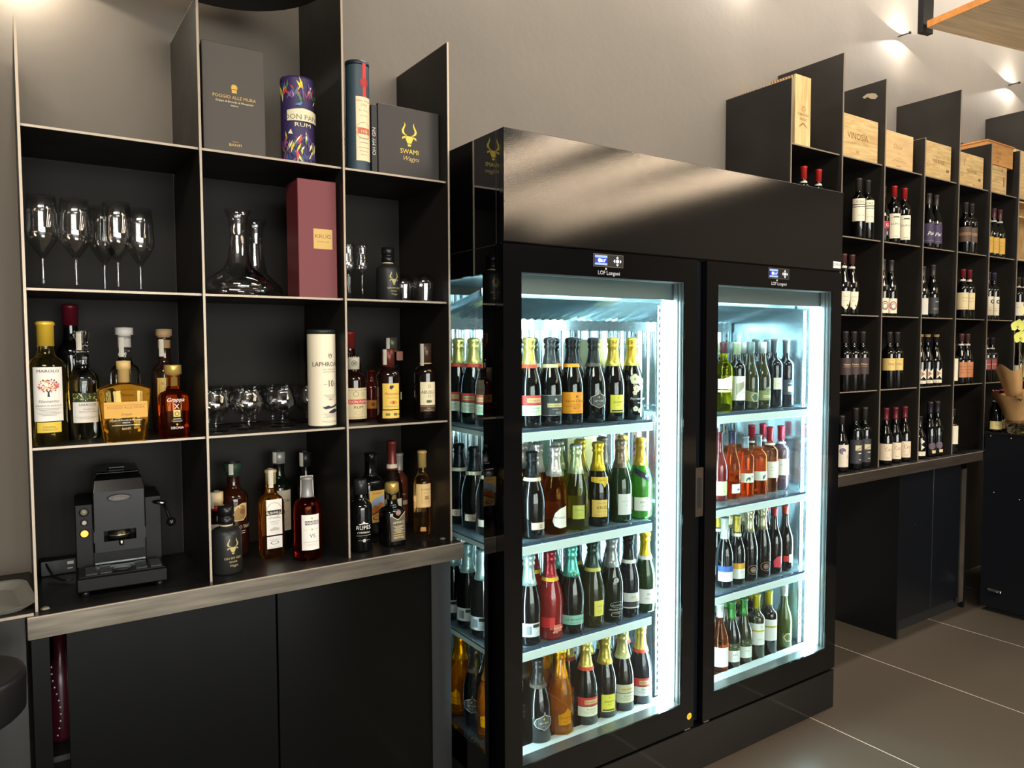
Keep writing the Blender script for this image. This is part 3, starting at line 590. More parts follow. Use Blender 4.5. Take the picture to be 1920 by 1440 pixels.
def grappa_glass():
    r_ = empty('grappa_glass'); b = [(.003, .072), (.010, .080), (.0165, .094), (.0165, .110), (.0135, .128), (.0145, .148), (.0175, .162)]
    M().lathe(b + [(a - .0009, c + .0002) for a, c in b[::-1][:-1]] + [(.0003, .079)], STEMG, 24, cap=False).build('bowl', r_)
    M().lathe([(.0003, 0), (.023, 0), (.023, .0012), (.008, .004), (.0034, .009), (.003, .066), (.0042, .073), (.0003, .078)], STEMG, 20, cap=False).build('stem', r_); return r_
gg = grappa_glass()
for i, (x, y, lb) in enumerate([(.806, 2.03, 'tulip grappa glass right against the divider'), (.829, 2.075, 'tulip grappa glass between two others'), (.849, 2.03, 'tulip grappa glass nearest the black gin bottle')]):
    o = gg if i == 0 else copy_tree(gg); o.location = (x, y, Z2); o['label'] = lb; o['category'] = 'glass'; o['group'] = 'tulip glasses beside the gin bottle'
for i, (x, y) in enumerate([(1.052, 2.04), (1.018, 2.11)]):
    o = empty('stemless_glass', (x, y, Z2), 0, ['upturned stemless tumbler glass in front', 'upturned stemless tumbler glass behind another one'][i], 'glass', 'upturned glasses at the end of the shelf')
    b = [(.029, 0), (.031, .02), (.034, .05), (.035, .062), (.030, .075), (.018, .086), (.006, .091), (.006, .094)]
    M().lathe(b + [(.0003, .095), (.0003, .089)] + [(a - .0012, c - .001) for a, c in b[:-2][::-1][:-1]] + [(.0278, 0)], STEMG, 32, cap=False).build('bowl', o)
for i, (x, y) in enumerate([(.509, 2.052), (.592, 2.195)]):
    o = empty('decanter', (x, y, Z2), 0, ['wide-bottomed glass decanter with a flared lip, in front', 'wide-bottomed glass decanter standing behind the front one'][i], 'decanter', 'decanters beside the maroon box')
    b = [(.086, .004), (.098, .016), (.100, .026), (.094, .04), (.070, .058), (.043, .076), (.029, .10), (.0235, .135), (.0215, .17), (.025, .205), (.036, .229)]
    M().lathe([(.0003, .0), (.07, 0)] + b + [(a - .0016, c + .0004) for a, c in b[::-1]] + [(.06, .003), (.0003, .004)], STEMG, 44, cap=False).move(lambda p, k=(.885, .74)[i]: Vector((p.x * (k if p.z < .1 else 1 - (1 - k) * .3), p.y * (k if p.z < .1 else 1 - (1 - k) * .3), p.z))).build('glass_body', o)

# ---- boxes and tubes
def bookbox(name, x0, x1, y0, y1, z0, z1, m, label, cat, items, seam=True, u0=None, lid=None):
    o = empty(name, ((x0 + x1) / 2, y0, z0), 0, label, cat); W = x1 - x0; D = y1 - y0; H = z1 - z0
    M().box(-W / 2, W / 2, 0, .012, 0, H, m, .0012).build('lid', o)
    M().box(-W / 2 + .002, W / 2 - .002, .0135, D, .001, H - .001, m, .001).build('box_body', o)
    q = M(); printed(q, items, plane_map(0, 0, 0)); q.build('print', o); return o
BB = mat('black_card', (66, 60, 53), .55, bump=.15, bscale=90, vstretch=(1, 1, 8))
bookbox('gift_box', .4177, .572, 2.0, 2.1, Z1, 2.252, BB, 'tall dark wooden gift box with gold crest and lettering on the top shelf', 'box', [('t', 'POGGIO ALLE MURA', 0, 143, 11.5, GOLDM), ('t', 'Grappa di Brunello di Montalcino', 0, 133, 7, (222, 208, 170), .3), ('t', 'RISERVA', 0, 124, 5, (222, 208, 170)), ('r', -6, 158, 6, 166, GOLDM), ('p', [(-7, 168), (7, 168), (5, 178), (-5, 178)], GOLDM), ('o', 0, 172, 8, GOLDM, 1.2), ('t', 'CASTELLO', 0, 34, 3.5, GOLDM), ('t', 'BANFI', 0, 24, 9, GOLDM, 0, 1.3)])
KR = mat('maroon_card', (112, 44, 48), .5)
bookbox('gift_box', .649, .757, 1.985, 2.09, Z2, 1.935, KR, 'upright maroon gift box with a square gold plate beside the decanters', 'box', [('r', -12, 134, 41, 188, (206, 170, 96)), ('t', 'KRUG', 14.5, 163, 15, (120, 84, 40), 0, 1.15), ('t', 'GRANDE CUVÉE', 14.5, 152, 4.6, (120, 84, 40))])
SW = mat('dark_brown_card', (44, 38, 34), .5)
bookbox('gift_box', .891, 1.088, 2.0, 2.075, Z1, 2.18, SW, 'square black gift box with a golden horned bull head', 'box', bull(0, 104, 62, (226, 200, 72)) + [('t', 'SWAMI', 0, 74, 19, (226, 200, 72)), ('t', 'Wagyu', 3, 54, 19, (196, 170, 110), .35)])
gb = empty('gift_box', (.8805, 2.002, Z1), 0, 'narrow black box with white lettering up its front, beside the bull box', 'box')
M().box(-.009, .009, 0, .1, 0, .198, mat('card_black', (22, 22, 24), .5), .001).build('box_body', gb)
q = M(); printed(q, [('t', 'OH MY GIN', 3.5, 95, 15, (190, 190, 186), 0, 1, 1)], plane_map(0, 0, 0)); q.build('print', gb)
def tube(x, y, z0, r, h, m, label, items, top=None, bottom=None, rot=0):
    o = empty('gift_tube', (x, y, z0), rot, label, 'tube')
    M().lathe([(r, .006), (r, h - .012)], m, 44, cap=False).build('tube_body', o)
    M().lathe([(r - .002, 0), (r + .0004, 0), (r + .0004, .006), (r, .0061)], bottom or m, 44).build('bottom_rim', o)
    M().lathe([(r + .0006, h - .012), (r + .0006, h), (r - .003, h + .0004), (r - .004, h - .002), (.0002, h - .002)], top or m, 44).build('lid', o)
    q = M(); printed(q, items, cyl_map(r, 0)); q.build('print', o); return o
DKG = mat('dark_green_metal', (44, 52, 46), .4, .4)
tube(.7172, 2.0125, Z3, .0385, .271, mat('cream_card', (238, 226, 198), .55), 'white cardboard whisky tube with a dark green lid', [('t', 'LAPHROAIG', 6, 170, 18, K_, 0, .92), ('t', 'ISLAY SINGLE MALT', 12, 160, 5, G_), ('t', 'SCOTCH WHISKY', 12, 153, 5, G_), ('t', '10', 12, 114, 26, K_, 0, .8), ('r', -8, 120, 1, 121, G_), ('r', 22, 120, 31, 121, G_), ('t', '1815', 12, 76, 8, K_), ('t', 'W', 12, 196, 14, G_), ('o', 12, 198, 6, G_, 1)] + blur_lines(90, 3, 40, G_, 3, .8, 12) + [('r', -12, 58, 36, 59, K_), ('p', [(-12, 56), (4, 62), (12, 58), (36, 66), (36, 60), (14, 54), (-4, 52)], (50, 46, 60)), ('p', [(8, 46), (22, 52), (36, 50), (36, 43), (20, 40), (4, 41)], (50, 46, 60))] + blur_lines(38, 4, 44, G_, 3, .7, 12) + blur_lines(18, 2, 50, G_, 3, .7, 12), DKG, DKG)
rr = random.Random(11); art = [('r', -60, 0, 60, 232, (52, 40, 84))]
for i in range(120):
    u = rr.uniform(-60, 60); v = rr.choice([rr.uniform(4, 70), rr.uniform(4, 60), rr.uniform(165, 205)]); a = rr.uniform(.8, 2.3); L = rr.uniform(16, 36); wv = rr.uniform(1.6, 3.6)
    c = rr.choice([(226, 206, 60), (236, 228, 190), (70, 130, 60), (206, 70, 60), (120, 90, 150), (60, 80, 140), (90, 70, 120)]); ca, sa = math.cos(a), math.sin(a)
    art.append(('p', [(u, v), (u + ca * L * .5 - sa * wv, v + sa * L * .5 + ca * wv), (u + ca * L, v + sa * L), (u + ca * L * .5 + sa * wv, v + sa * L * .5 - ca * wv)], c))
art += [('p', [(-40, 118), (60, 118), (60, 146), (44, 148), (0, 152), (-40, 146)], (222, 214, 176)), ('t', 'DON PAPA', 0, 122, 19, (90, 76, 72)), ('t', 'RUM', 0, 103, 15, (222, 214, 176), 0, 1.4), ('p', [(-20, 160), (0, 170), (-6, 158)], (80, 130, 170)), ('p', [(-38, 84), (-30, 96), (-26, 82)], (232, 226, 200))]
tube(.674, 2.05, Z1, .044, .238, mat('violet_card', (52, 40, 84), .35), 'violet rum tube printed with jungle leaves and a pale banner', art)
tube(.842, 2.03, Z1, .0335, .313, mat('slate_blue_card', (52, 70, 80), .5), 'slate blue rum tube with a red ribbon and parchment label', [('r', 2, 214, 13, 306, (200, 42, 40)), ('p', [(2, 214), (13, 214), (13, 208), (7.5, 212), (2, 208)], (200, 42, 40)), ('c', 7, 252, 13, (170, 34, 34)), ('o', 7, 252, 9, (120, 20, 24)), ('r', -18, 34, 30, 212, (226, 210, 172)), ('t', 'Santa Teresa', 5, 198, 9, (170, 70, 50), .2), ('t', '1796', 5, 186, 10, (150, 110, 80)), ('t', 'Ron Antiguo', 5, 172, 6, G_, .3), ('t', 'de Solera', 5, 158, 6, G_, .3), ('c', 5, 118, 24, (226, 210, 172)), ('o', 5, 118, 24, (190, 110, 70), 1.2), ('r', -14, 108, 24, 126, (190, 100, 70)), ('t', '1796', 5, 112, 11, (226, 210, 172))] + blur_lines(96, 2, 30, G_, 12, 1.6, 5) + blur_lines(70, 3, 34, (180, 130, 90), 10, 1.4, 5), mat('tube_lid_navy', (26, 34, 42), .4))

# ---- rum shelf, right bay
DKR = mat('dark_rum_glass', (26, 10, 6), .05, coat=.3)
bottle('short', .0385, .198, DKR, None, [(84, 10, 92, (214, 196, 150), [('o', 0, 74, 8, G_, 1.4), ('o', 22, 74, 5, G_, 1), ('r', -26, 44, 36, 58, (198, 60, 44)), ('t', 'DON PAPA', 8, 47, 11.5, WH), ('t', 'RUM', 8, 31, 11, K_, 0, 1.3), ('o', 8, 18, 12, G_, .8, 5), ('r', -38, 85, 38, 86, G_), ('r', -38, 5, 38, 6, G_)])], 'rum_bottle', .0165, 32, (.8458, 2.099, Z3), 0, 'rum bottle with a bank-note style label, half hidden by the left divider',
       extra=lambda r_, p: (M().lathe([(.018, .146), (.0185, .196), (.0002, .198)], mat('bank_note_paper', (196, 188, 164), .5), 20).build('stopper', r_), (lambda m: (printed(m, [('o', 0, 174, 9, (110, 110, 108), 2), ('c', 0, 174, 5, (110, 110, 108))], cyl_map(.0187, 0)), m.build('emblem', r_)))(M())))
bottle('spir', .036, .272, DKR, ('cap', (136, 44, 40), .2), [(62, 92, 56, (222, 206, 166), [('t', 'La Sera', 12, 36, 10, G_, .3), ('t', '1796', 12, 22, 8, G_)])], 'rum_bottle', .0165, 28, (.890, 2.24, Z3), 0, 'dark rum bottle with a brick red capsule, at the back beside the divider', extra=lambda r_, p: stamp(r_, .0165, .268, .235, -.7))
bottle('short', .03, .15, mat('red_brown_glass', (74, 20, 12), .1, coat=.3), None, [(54, 32, 26, (204, 130, 50), [('c', 0, 13, 6, (140, 70, 30))])], 'rum_bottle', .012, 24, (.930, 2.165, Z3), 0, 'low red-brown bottle with an orange band behind the yellow-label rum')
bottle('short', .0355, .216, DKR, ('screw', (96, 40, 30), .24), [(52, 40, 76, (226, 190, 84), [('p', [(-6, 62), (0, 58), (8, 66), (2, 64), (6, 70), (0, 66), (-4, 70)], K_), ('t', 'Matusalem', 2, 42, 11, (170, 40, 30), .4), ('t', 'GRAN RESERVA', 4, 32, 5, G_), ('o', 6, 20, 10, (190, 70, 40), 2.4, 5), ('c', 6, 20, 4, (190, 70, 40)), ('r', -18, 8, 22, 9, G_)]), (54, 14, 23, (226, 190, 84), [('c', -14, 11, 4, (120, 116, 60)), ('c', -8, 11, 4, (120, 116, 60)), ('c', 10, 11, 4, (90, 90, 50)), ('c', 15, 11, 4, (110, 106, 60)), ('c', 26, 11, 3, (60, 60, 40))])], 'rum_bottle', .0155, 36, (.924, 2.023, Z3), .05, 'squat dark rum bottle with a yellow label and red script', extra=lambda r_, p: stamp(r_, .0155, .215, .170, -.75))
bottle('spir', .036, .252, NAVYG, ('screw', (70, 74, 60), .16), [(60, 56, 24, (222, 206, 168), [])], 'rum_bottle', .0165, 28, (1.0, 2.165, Z3), 0, 'black rum bottle with a leather-brown collar, behind the yellow-label rum',
       extra=lambda r_, p: (M().lathe([(.0175, .205), (.021, .211), (.0175, .213)], mat('leather_collar', (120, 60, 30), .5), 20).box(.012, .032, -.024, -.021, .18, .208, MATS['leather_collar']).build('collar', r_), stamp(r_, .0165, .25, .215, -.7)))
bottle('spir', .0355, .232, mat('black_brown_glass', (16, 10, 7), .05, coat=.3), ('screw', (74, 52, 42), .26, .735, .75, (190, 160, 80)), [(48, 46, 70, (232, 218, 178), [('o', 4, 57, 5, G_, 1.4), ('t', 'ABUELO', 3, 35, 13, (60, 44, 34)), ('t', '12', 3, 24, 11, K_), ('r', -12, 27, -5, 28, G_), ('r', 11, 27, 18, 28, G_), ('c', -1, 11, 4.5, (90, 90, 60)), ('c', 4, 11, 4.5, (60, 60, 40)), ('c', 8, 11, 4, (110, 106, 70))]), (49, 26, 18, (70, 48, 40), [('t', 'Añejo', 2, 9, 5, (206, 180, 140)), ('r', -12, 4, 16, 5, (206, 180, 140)), ('r', -24, 16, 24, 17, (206, 180, 140))])], 'rum_bottle', .0155, 32, (1.052, 2.032, Z3), 0, 'dark rum bottle with a cream label and a round gold medal',
       extra=lambda r_, p: ((lambda m: (printed(m, [('c', 4, 144, 9, (196, 160, 80)), ('o', 4, 144, 9, (150, 110, 50), 1.5)], cyl_map(.033, 0)), m.build('medal', r_)))(M()), stamp(r_, .0155, .231, .165, -.75)))

# ---- counter bottles
z = ZC
MB = mat('matte_black_glass', (34, 35, 34), .42)
def gin(x, y, z0, s, label):
    def ex(r_, p):
        M().lathe([(.0165 * s, .128 * s), (.0205 * s, .130 * s), (.0205 * s, .146 * s), (.018 * s, .147 * s), (.018 * s, .152 * s), (.0205 * s, .153 * s), (.0205 * s, .176 * s), (.0002, .177 * s)], mat('black_stopper', (20, 20, 21), .3), 24).build('stopper', r_)
        M().lathe([(.0172 * s, .122 * s), (.0172 * s, .128 * s)], mat('cream_ring', (206, 190, 150), .5), 20).build('neck_ring', r_)
    k = s
    return bottle('gin', .0385 * s, .16 * s, MB, None, [(60 * s, 8 * s, 100 * s, None, bull(12 * k, 52 * k, 38 * k, (190, 172, 110)) + [('t', 'OH MY GIN', 12 * k, 33 * k, 8.5 * k, (200, 184, 130)), ('t', 'SWAMI', 12 * k, 24 * k, 6.5 * k, (200, 184, 130)), ('t', 'Wagyu', 13 * k, 14 * k, 8 * k, (190, 172, 120), .35)])], 'gin_bottle', .0155 * s, 40, (x, y, z0), 0, label, 'bottle', 'matte black gin bottles', extra=ex)
gin(.4537, 2.018, ZC, 1, 'matte black gin bottle with a gold bull, on the counter beside the divider')
gin(.951, 2.075, Z2, .93, 'matte black gin bottle with a gold bull, beside the tulip glasses')
bottle('spir', .029, .165, DKR, None, [(44, 70, 44, (206, 196, 180), [])], 'liqueur_bottle', .0135, 24, (.452, 2.11, z), 0, 'small dark red bottle with a beige cap, behind the matte black gin',
       extra=lambda r_, p: (M().lathe([(.0152, .148), (.0152, .162)], mat('red_ring', (160, 40, 34), .4), 20).build('neck_ring', r_), M().lathe([(.0155, .162), (.0155, .170), (.0165, .171), (.0165, .197), (.0002, .198)], mat('beige_cap', (206, 184, 142), .4), 20).build('stopper', r_), stamp(r_, .0155, .197, .155, -.8)))
bottle('spir', .040, .262, mat('bourbon_dark', (40, 16, 8), .05, coat=.3), ('stop', (40, 66, 50), .14), [(74, 40, 120, None, [('p', [(-30, 68), (-18, 66), (0, 62), (22, 62), (34, 74), (35, 110), (20, 112), (-2, 102), (-14, 90), (-30, 86)], (206, 180, 120)), ('p', [(-4, 66), (8, 64), (24, 66), (30, 78), (29, 100), (20, 108), (8, 102), (0, 92), (-18, 84), (-22, 72), (-12, 76), (-8, 68)], (150, 116, 66)), ('c', 20, 88, 8, (110, 80, 44)), ('p', [(12, 98), (8, 104), (15, 102)], (230, 216, 170)), ('t', 'BUFFALO TRACE', 14, 40, 13, (222, 210, 180), 0, .8), ('r', 2, 32, 30, 33, WH), ('r', 4, 26, 28, 27, WH)])], 'whiskey_bottle', .0165, 36, (.512, 2.18, z), 0, 'broad dark whiskey bottle with a bison on its torn label', extra=lambda r_, p: stamp(r_, .0195, .262, .232, -.3))
WHI = glassy('whisky_liquid', (250, 216, 150))
bottle('spir', .0325, .247, WHI, ('cap', (196, 180, 120), .16), [(44, 66, 100, WH, [('r', -22, 56, 22, 70, (40, 36, 34)), ('t', 'BUSHMILLS', 0, 59, 9.5, WH, 0, .95), ('t', 'THE ORIGINAL', 0, 46, 5.5, K_), ('o', 0, 70, 22, (206, 190, 140), 2.2), ('p', [(-14, 16), (0, 22), (14, 18), (12, 12), (-12, 12)], (200, 192, 170))] + blur_lines(38, 3, 30, G_, 4, .7)), (43, 28, 34, WH, [('r', -19, 3, 19, 3.6, G_), ('o', 0, 16, 12, G_, 2.6, 5), ('r', -14, 24, 14, 24.7, G_)])], 'whiskey_bottle', .0135, 40, (.5938, 2.095, z), .05, 'rectangular amber whiskey bottle with a white arched label', sq=5, sy=.72, extra=lambda r_, p: stamp(r_, .0138, .2475, .198, -.3))
bottle('spir', .036, .28, mat('green_black_glass', (10, 18, 10), .05, coat=.3), ('screw', (150, 148, 142), .12), [(66, 50, 120, (196, 188, 164), [('t', 'LAPHROAIG', 2, 84, 14, K_, 0, .9), ('t', '10', 2, 50, 18, K_), ('r', 16, 56, 26, 57, G_), ('r', -20, 56, -12, 57, G_)] + blur_lines(34, 5, 44, G_, 5, .8))], 'whisky_bottle', .0155, 32, (.648, 2.2, z), 0, 'dark green whisky bottle with a grey-cream label, behind the amber one', extra=lambda r_, p: stamp(r_, .0165, .281, .25, -.7))
bottle('spir', .034, .272, NAVYG, ('screw', (40, 38, 38), .15), [], 'liqueur_bottle', .0155, 28, (.727, 2.2, z), 0, 'unlabelled-looking black bottle in shadow behind the cognac', extra=lambda r_, p: stamp(r_, .0155, .273, .232, -.7))
bottle('short', .0375, .23, glassy('cognac_red', (204, 116, 76)), ('cap', (150, 150, 148), .24), [(50, 32, 98, WH, [('r', -16, 70, 23, 81, (34, 30, 60)), ('t', 'MARTELL', 3.5, 72, 9.5, WH), ('c', 3, 88, 2.5, GOLD), ('t', 'VS', 4, 34, 15, K_), ('c', 3, 57, 3, (200, 180, 130)), ('r', -18, 57, -4, 57.6, GOLD), ('r', 10, 57, 22, 57.6, GOLD), ('r', -20, 22, 23, 22.7, G_)] + blur_lines(16, 2, 36, (190, 180, 160), 3, .6))], 'cognac_bottle', .0145, 40, (.6712, 2.018, z), .1, 'oval red-brown cognac bottle with a white label and a silver capsule', sy=.8,
       extra=lambda r_, p: tag(M().tube([(-.0185, 0, .165), (-.0165, 0, .2), (-.0165, 0, .232), (.0165, 0, .232), (.0165, 0, .2), (.0185, 0, .165)], .0016, mat('strip_white', (220, 214, 200), .5), 6).build('tax_strip', r_), 'pale paper tax strip'))
bottle('bord', .0335, .207, NAVYG, ('screw', (44, 44, 46), .2), [(56, 26, 78, None, [('t', 'RUPES', 3, 42, 16, WH), ('p', [(-12, 58), (-2, 60), (3, 66), (8, 60), (18, 58), (14, 56), (3, 58), (-8, 56)], WH), ('t', 'L’ORIGINALE', 3, 31, 6.5, WH, .3), ('r', -18, 24, 26, 25, (170, 170, 166)), ('c', 4, 10, 5, (190, 190, 186)), ('r', -14, 10, 22, 11, (150, 150, 146))])], 'liqueur_bottle', .0155, 32, (.8251, 2.009, z), 0, 'glossy black liqueur bottle with white lettering, against the right bay divider')
bottle('spir', .034, .248, mat('embossed_black_glass', (9, 9, 9), .18, coat=.4, bump=.9, bscale=60), ('screw', (26, 26, 26), .12), [(56, 62, 30, (116, 24, 34), [('t', 'Marzadro', 4, 12, 9, WH, .3)])], 'liqueur_bottle', .0155, 28, (.836, 2.165, z), 0, 'knobbly black bottle with a dark red label, at the back left of the right bay')
def amaro_label(): return [('r', -25, 2, 25, 100, (222, 176, 84)), ('t', 'Amaro', 0, 88, 12, (150, 70, 40), .2), ('p', [(-25, 60), (-10, 74), (25, 86), (25, 52), (4, 44), (-25, 40)], (150, 170, 190)), ('p', [(-22, 42), (-8, 56), (2, 50), (10, 62), (22, 58), (24, 40), (0, 34), (-20, 28)], (190, 110, 50)), ('p', [(-25, 26), (0, 34), (25, 44), (25, 38), (0, 28), (-25, 20)], (120, 70, 40)), ('o', 0, 14, 16, (60, 50, 100), 4, 7), ('t', 'LUCANO', 0, 10, 7, (60, 50, 100))]
bottle('spir', .036, .258, mat('embossed_black_glass'), ('screw', (22, 22, 22), .1), [(52, 44, 100, (222, 176, 84), amaro_label())], 'liqueur_bottle', .0155, 32, (.925, 2.165, z), .12, 'tall square black bottle with a painted yellow and blue label', sq=5)
bottle('short', .0345, .155, mat('black_green_glass', (10, 11, 9), .06, coat=.3), None, [(46, 14, 96, None, [('p', [(-22, 2), (24, 2), (24, 86), (4, 66), (-1, 65), (-22, 78)], (92, 82, 66)), ('p', [(-22, 78), (-22, 80), (-1, 67), (4, 68), (24, 88), (24, 86), (4, 66), (-1, 65)], (220, 206, 160)), ('c', 2, 86, 8.5, (170, 130, 110)), ('o', 2, 86, 7, (90, 70, 60), 1), ('t', 'I', 2, 82, 10, (60, 40, 34)), ('t', 'AMARO', 2, 54, 10, (226, 214, 180)), ('t', 'SIBONA', 2, 9, 9.5, (226, 214, 180)), ('r', -14, 18, 16, 21, GOLD)] + blur_lines(46, 7, 34, (206, 192, 150), 3.4, 1.5, 2))], 'liqueur_bottle', .014, 40, (.9304, 2.021, z), .05, 'square dark bitter bottle with a gold cap and brown label', sq=4,
       extra=lambda r_, p: M().lathe([(.0155, .137), (.0155, .158), (.0205, .159), (.0205, .182), (.019, .186), (.0002, .187)], mat('gold_cap'), 24).build('stopper', r_))
bottle('burg', .034, .289, mat('brown_black_glass', (20, 12, 8), .05, coat=.3), ('cap', (112, 46, 38), .32, .70, .745, (206, 196, 170)), [(58, 46, 60, (196, 186, 160), [])], 'wine_bottle', .0135, 28, (1.002, 2.175, z), 0, 'dark bottle with a long red-brown capsule and a paper neck band')
bottle('bord', .031, .238, mat('rose_brown_glass', (92, 46, 34), .05, coat=.3), ('cap', (186, 180, 170), .24), [(50, 70, 14, (170, 164, 156), []), (50, 90, 30, None, [('t', 'DE SIENA', 0, 12, 8, (206, 196, 180))])], 'wine_bottle', .0125, 28, (1.055, 2.235, z), 0, 'reddish bottle with a slim silver capsule, at the back of the right bay')
bottle('bord', .0275, .264, glassy('pale_amber_liquid', (246, 224, 188)), ('cap', (190, 162, 96), .2), [(52, 88, 74, (226, 190, 124), [('r', -8, 12, 22, 12.6, G_), ('r', -8, 12, -7.4, 64, G_), ('t', 'FLORENCE', 8, 54, 7, (120, 80, 40)), ('t', 'CO. PO.', 8, 44, 5, G_), ('r', 2, 24, 16, 36, (170, 130, 80)), ('r', -4, 17, 20, 18, G_)])], 'wine_bottle', .0125, 36, (1.062, 2.08, z), 0, 'slim clear dessert wine bottle with an orange-cream label, at the right end')
# small crumpled foil bits in the corners of the shelves
for i, (x, y, z0, lb) in enumerate([(1.076, 1.975, ZC, 'tiny crumpled clear wrapper near the right end of the counter'), (.045, 1.955, ZC, 'tiny crumpled clear wrapper beside the coffee machine corner')]):
    o = tag(M().lathe([(.004, 0), (.010, .002), (.007, .006), (.0003, .008)], mat('foil_bits', (150, 140, 124), .2, .6), 7, smooth=False).build('crumpled_wrapper'), lb, 'wrapper'); o.location = (x, y, z0 + .0004)

# ---- coffee machine
cm = empty('coffee_machine', (.207, 1.985, ZC), math.radians(-3), 'black pod coffee machine with a lit orange button, in the lower left bay', 'coffee machine')
CP = mat('machine_black', (11, 11, 11), .38, spec=.18, bump=.08, bscale=260); CG = mat('machine_gloss', (10, 10, 10), .22, spec=.3)
M().box(-.098, .098, 0, .262, .014, .048, CP, .003).build('base', cm)
for x in (-.08, .08):
    for y in (.02, .24): M().lathe([(.009, 0), (.009, .014)], PLASTIC, 14, (x, y)).build('foot', cm)
tr = M().box(-.092, .092, .006, .10, .048, .0495, CG)
tr.build('drip_tray', cm)
gr = M()
for x0 in (-.078, -.048, .030, .062):
    for k in range(6): gr.box(x0, x0 + .024, .018 + k * .012, .024 + k * .012, .0495, .0515, mat('grille_grey', (52, 52, 52), .3))
gr.lathe([(.020, .0495), (.020, .0505), (.0003, .0507)], MATS['grille_grey'], 20, (.0, .045)).build('drip_grille', cm)
for sx, zt in ((-1, .205), (1, .210)):
    c = M().box(min(sx * .058, sx * .096), max(sx * .058, sx * .096), .10, .25, .048, zt, CP, .0015).build('side_column', cm)
hs = M(); n = 16; R0 = .058
sec = [(-R0, .25), (-R0, .10)] + [(-R0 + .003 - .003 * math.cos(t * math.pi / 12), .085 - .003 * math.sin(t * math.pi / 12)) for t in range(0, 7)] + [(R0 - .003 + .003 * math.sin(t * math.pi / 12), .085 - .003 * math.cos(t * math.pi / 12)) for t in range(0, 7)] + [(R0, .25)]
def wall(z0, z1, k0=1.0, k1=1.0):
    N = len(sec); P = [(a * k, .25 + (b - .25) * k, zz) for zz, k in ((z0, k0), (z1, k1)) for a, b in sec]
    hs.add(P, [(i, i + 1, N + i + 1, N + i) for i in range(N - 1)] + [tuple(range(N))[::-1], tuple(N + i for i in range(N))], CG)
wall(.085, .110); wall(.137, .235); wall(.235, .262, 1, .93); wall(.262, .272, .93, .8)
hs.box(-R0, -.036, .0822, .25, .110, .137, CG).box(.036, R0, .0822, .25, .110, .137, CG).box(-.036, .036, .15, .25, .110, .137, MATTE).build('housing', cm)
M().lathe([(.024, .111), (.026, .118), (.026, .124), (.022, .130), (.022, .136)], mat('pod_holder', (70, 66, 58), .25, .8), 28, (0, .118)).build('pod_holder', cm)
M().lathe([(.0255, .119), (.0268, .1205), (.0255, .122)], mat('brass_ring', (190, 176, 130), .25, .8), 28, (0, .118)).build('ring', cm)
M().lathe([(.0003, -.005), (.005, -.003), (.006, .004), (.003, .01), (.0003, .012)], CHROME, 14, (.002, .078)).move(lambda p: p + Vector((0, 0, .102))).build('spout_knob', cm)
lid = M().box(-.05, .05, .12, .24, .272, .279, CG, .003).box(-.02, .02, .16, .19, .279, .286, CG, .002).build('lid', cm)
bd = M(); printed(bd, [('c', 0, 0, 1, K_)], plane_map(0, 0, 0)); bd = M()
q = [(math.cos(6.2832 * i / 24) * .027, math.sin(6.2832 * i / 24) * .009) for i in range(24)]
bd.add([(a, .0795, .218 + b) for a, b in q] + [(a * .9, .078, .218 + b * .85) for a, b in q], [(i, (i + 1) % 24, 24 + (i + 1) % 24, 24 + i) for i in range(24)] + [tuple(24 + i for i in range(24))], mat('badge_grey', (60, 58, 54), .35, .5))
printed(bd, [('t', 'Faber', 0, -4, 10, (120, 116, 104), .2)], lambda u, v, l: (u, .0778 - l, .218 + v)); bd.build('badge', cm)
for i, (zz, c, e) in enumerate(((.186, (110, 106, 90), 0), (.160, (170, 164, 150), 0), (.133, (255, 150, 60), 2.2))):
    mm = mat('button_%d' % i, c, .25, emit=c if e else None, es=e); k = .0085 if i != 1 else .006
    b = M().lathe([(k + .002, 0), (k + .002, .003), (k, .0032)], CG, 20).lathe([(k, .0032), (k * .8, .0052), (.0003, .0055)], mm, 20).move(lambda p, zz=zz: Vector((-.077 + p.x, .0995 - p.z, zz + p.y))).build('button', cm)
    if e: b['label'] = 'lit orange button'
M().tube([(.062, .135, .195), (.09, .085, .195), (.104, .080, .192)], .0055, CHROME, 12).build('lever_joint', cm)
lv = M().tube([(.100, .080, .193), (.106, .07, .175), (.112, .058, .155)], [.004, .0035, .0045], CP, 10).build('lever', cm)
M().lathe([(.0003, -.0115), (.007, -.0095), (.0112, -.003), (.0112, .003), (.007, .0095), (.0003, .0115)], mat('ball_black', (16, 16, 16), .12, coat=.6), 20).move(lambda p: p + Vector((.114, .055, .148))).build('knob', lv)
for x in (-.047, .047): M().lathe([(.0025, 0), (.0003, .0012)], CHROME, 10).move(lambda p, x=x: Vector((x, .0995 - p.z, .072 + p.y))).build('screw', cm)
M().box(-.058, .058, .10, .25, .0485, .085, CP).build('lower_panel', cm)
M().box(-.056, .056, .0955, .0985, .052, .056, ALU).build('steel_lip', cm)
cb = tag(M().tube([(.11, 2.15, ZC + .006), (.09, 2.16, ZC + .005), (.07, 2.19, ZC + .01), (.058, 2.23, ZC + .03), (.055, 2.27, ZC + .04)], .0025, PLASTIC).build('supply_cable'), 'thin black cord curling behind the left of the coffee machine', 'cord')
sk = empty('power_adapter', (.082, 2.24, ZC), 0, 'low black adapter with two white marks behind the coffee machine', 'adapter')
M().box(-.038, .05, 0, .03, 0, .04, PLASTIC, .002).build('body', sk)
q = M(); printed(q, [('r', 22, 24, 36, 32, (190, 186, 176)), ('r', 22, 12, 34, 16, (170, 166, 156))], plane_map(0, 0, 0)); q.build('marks', sk)

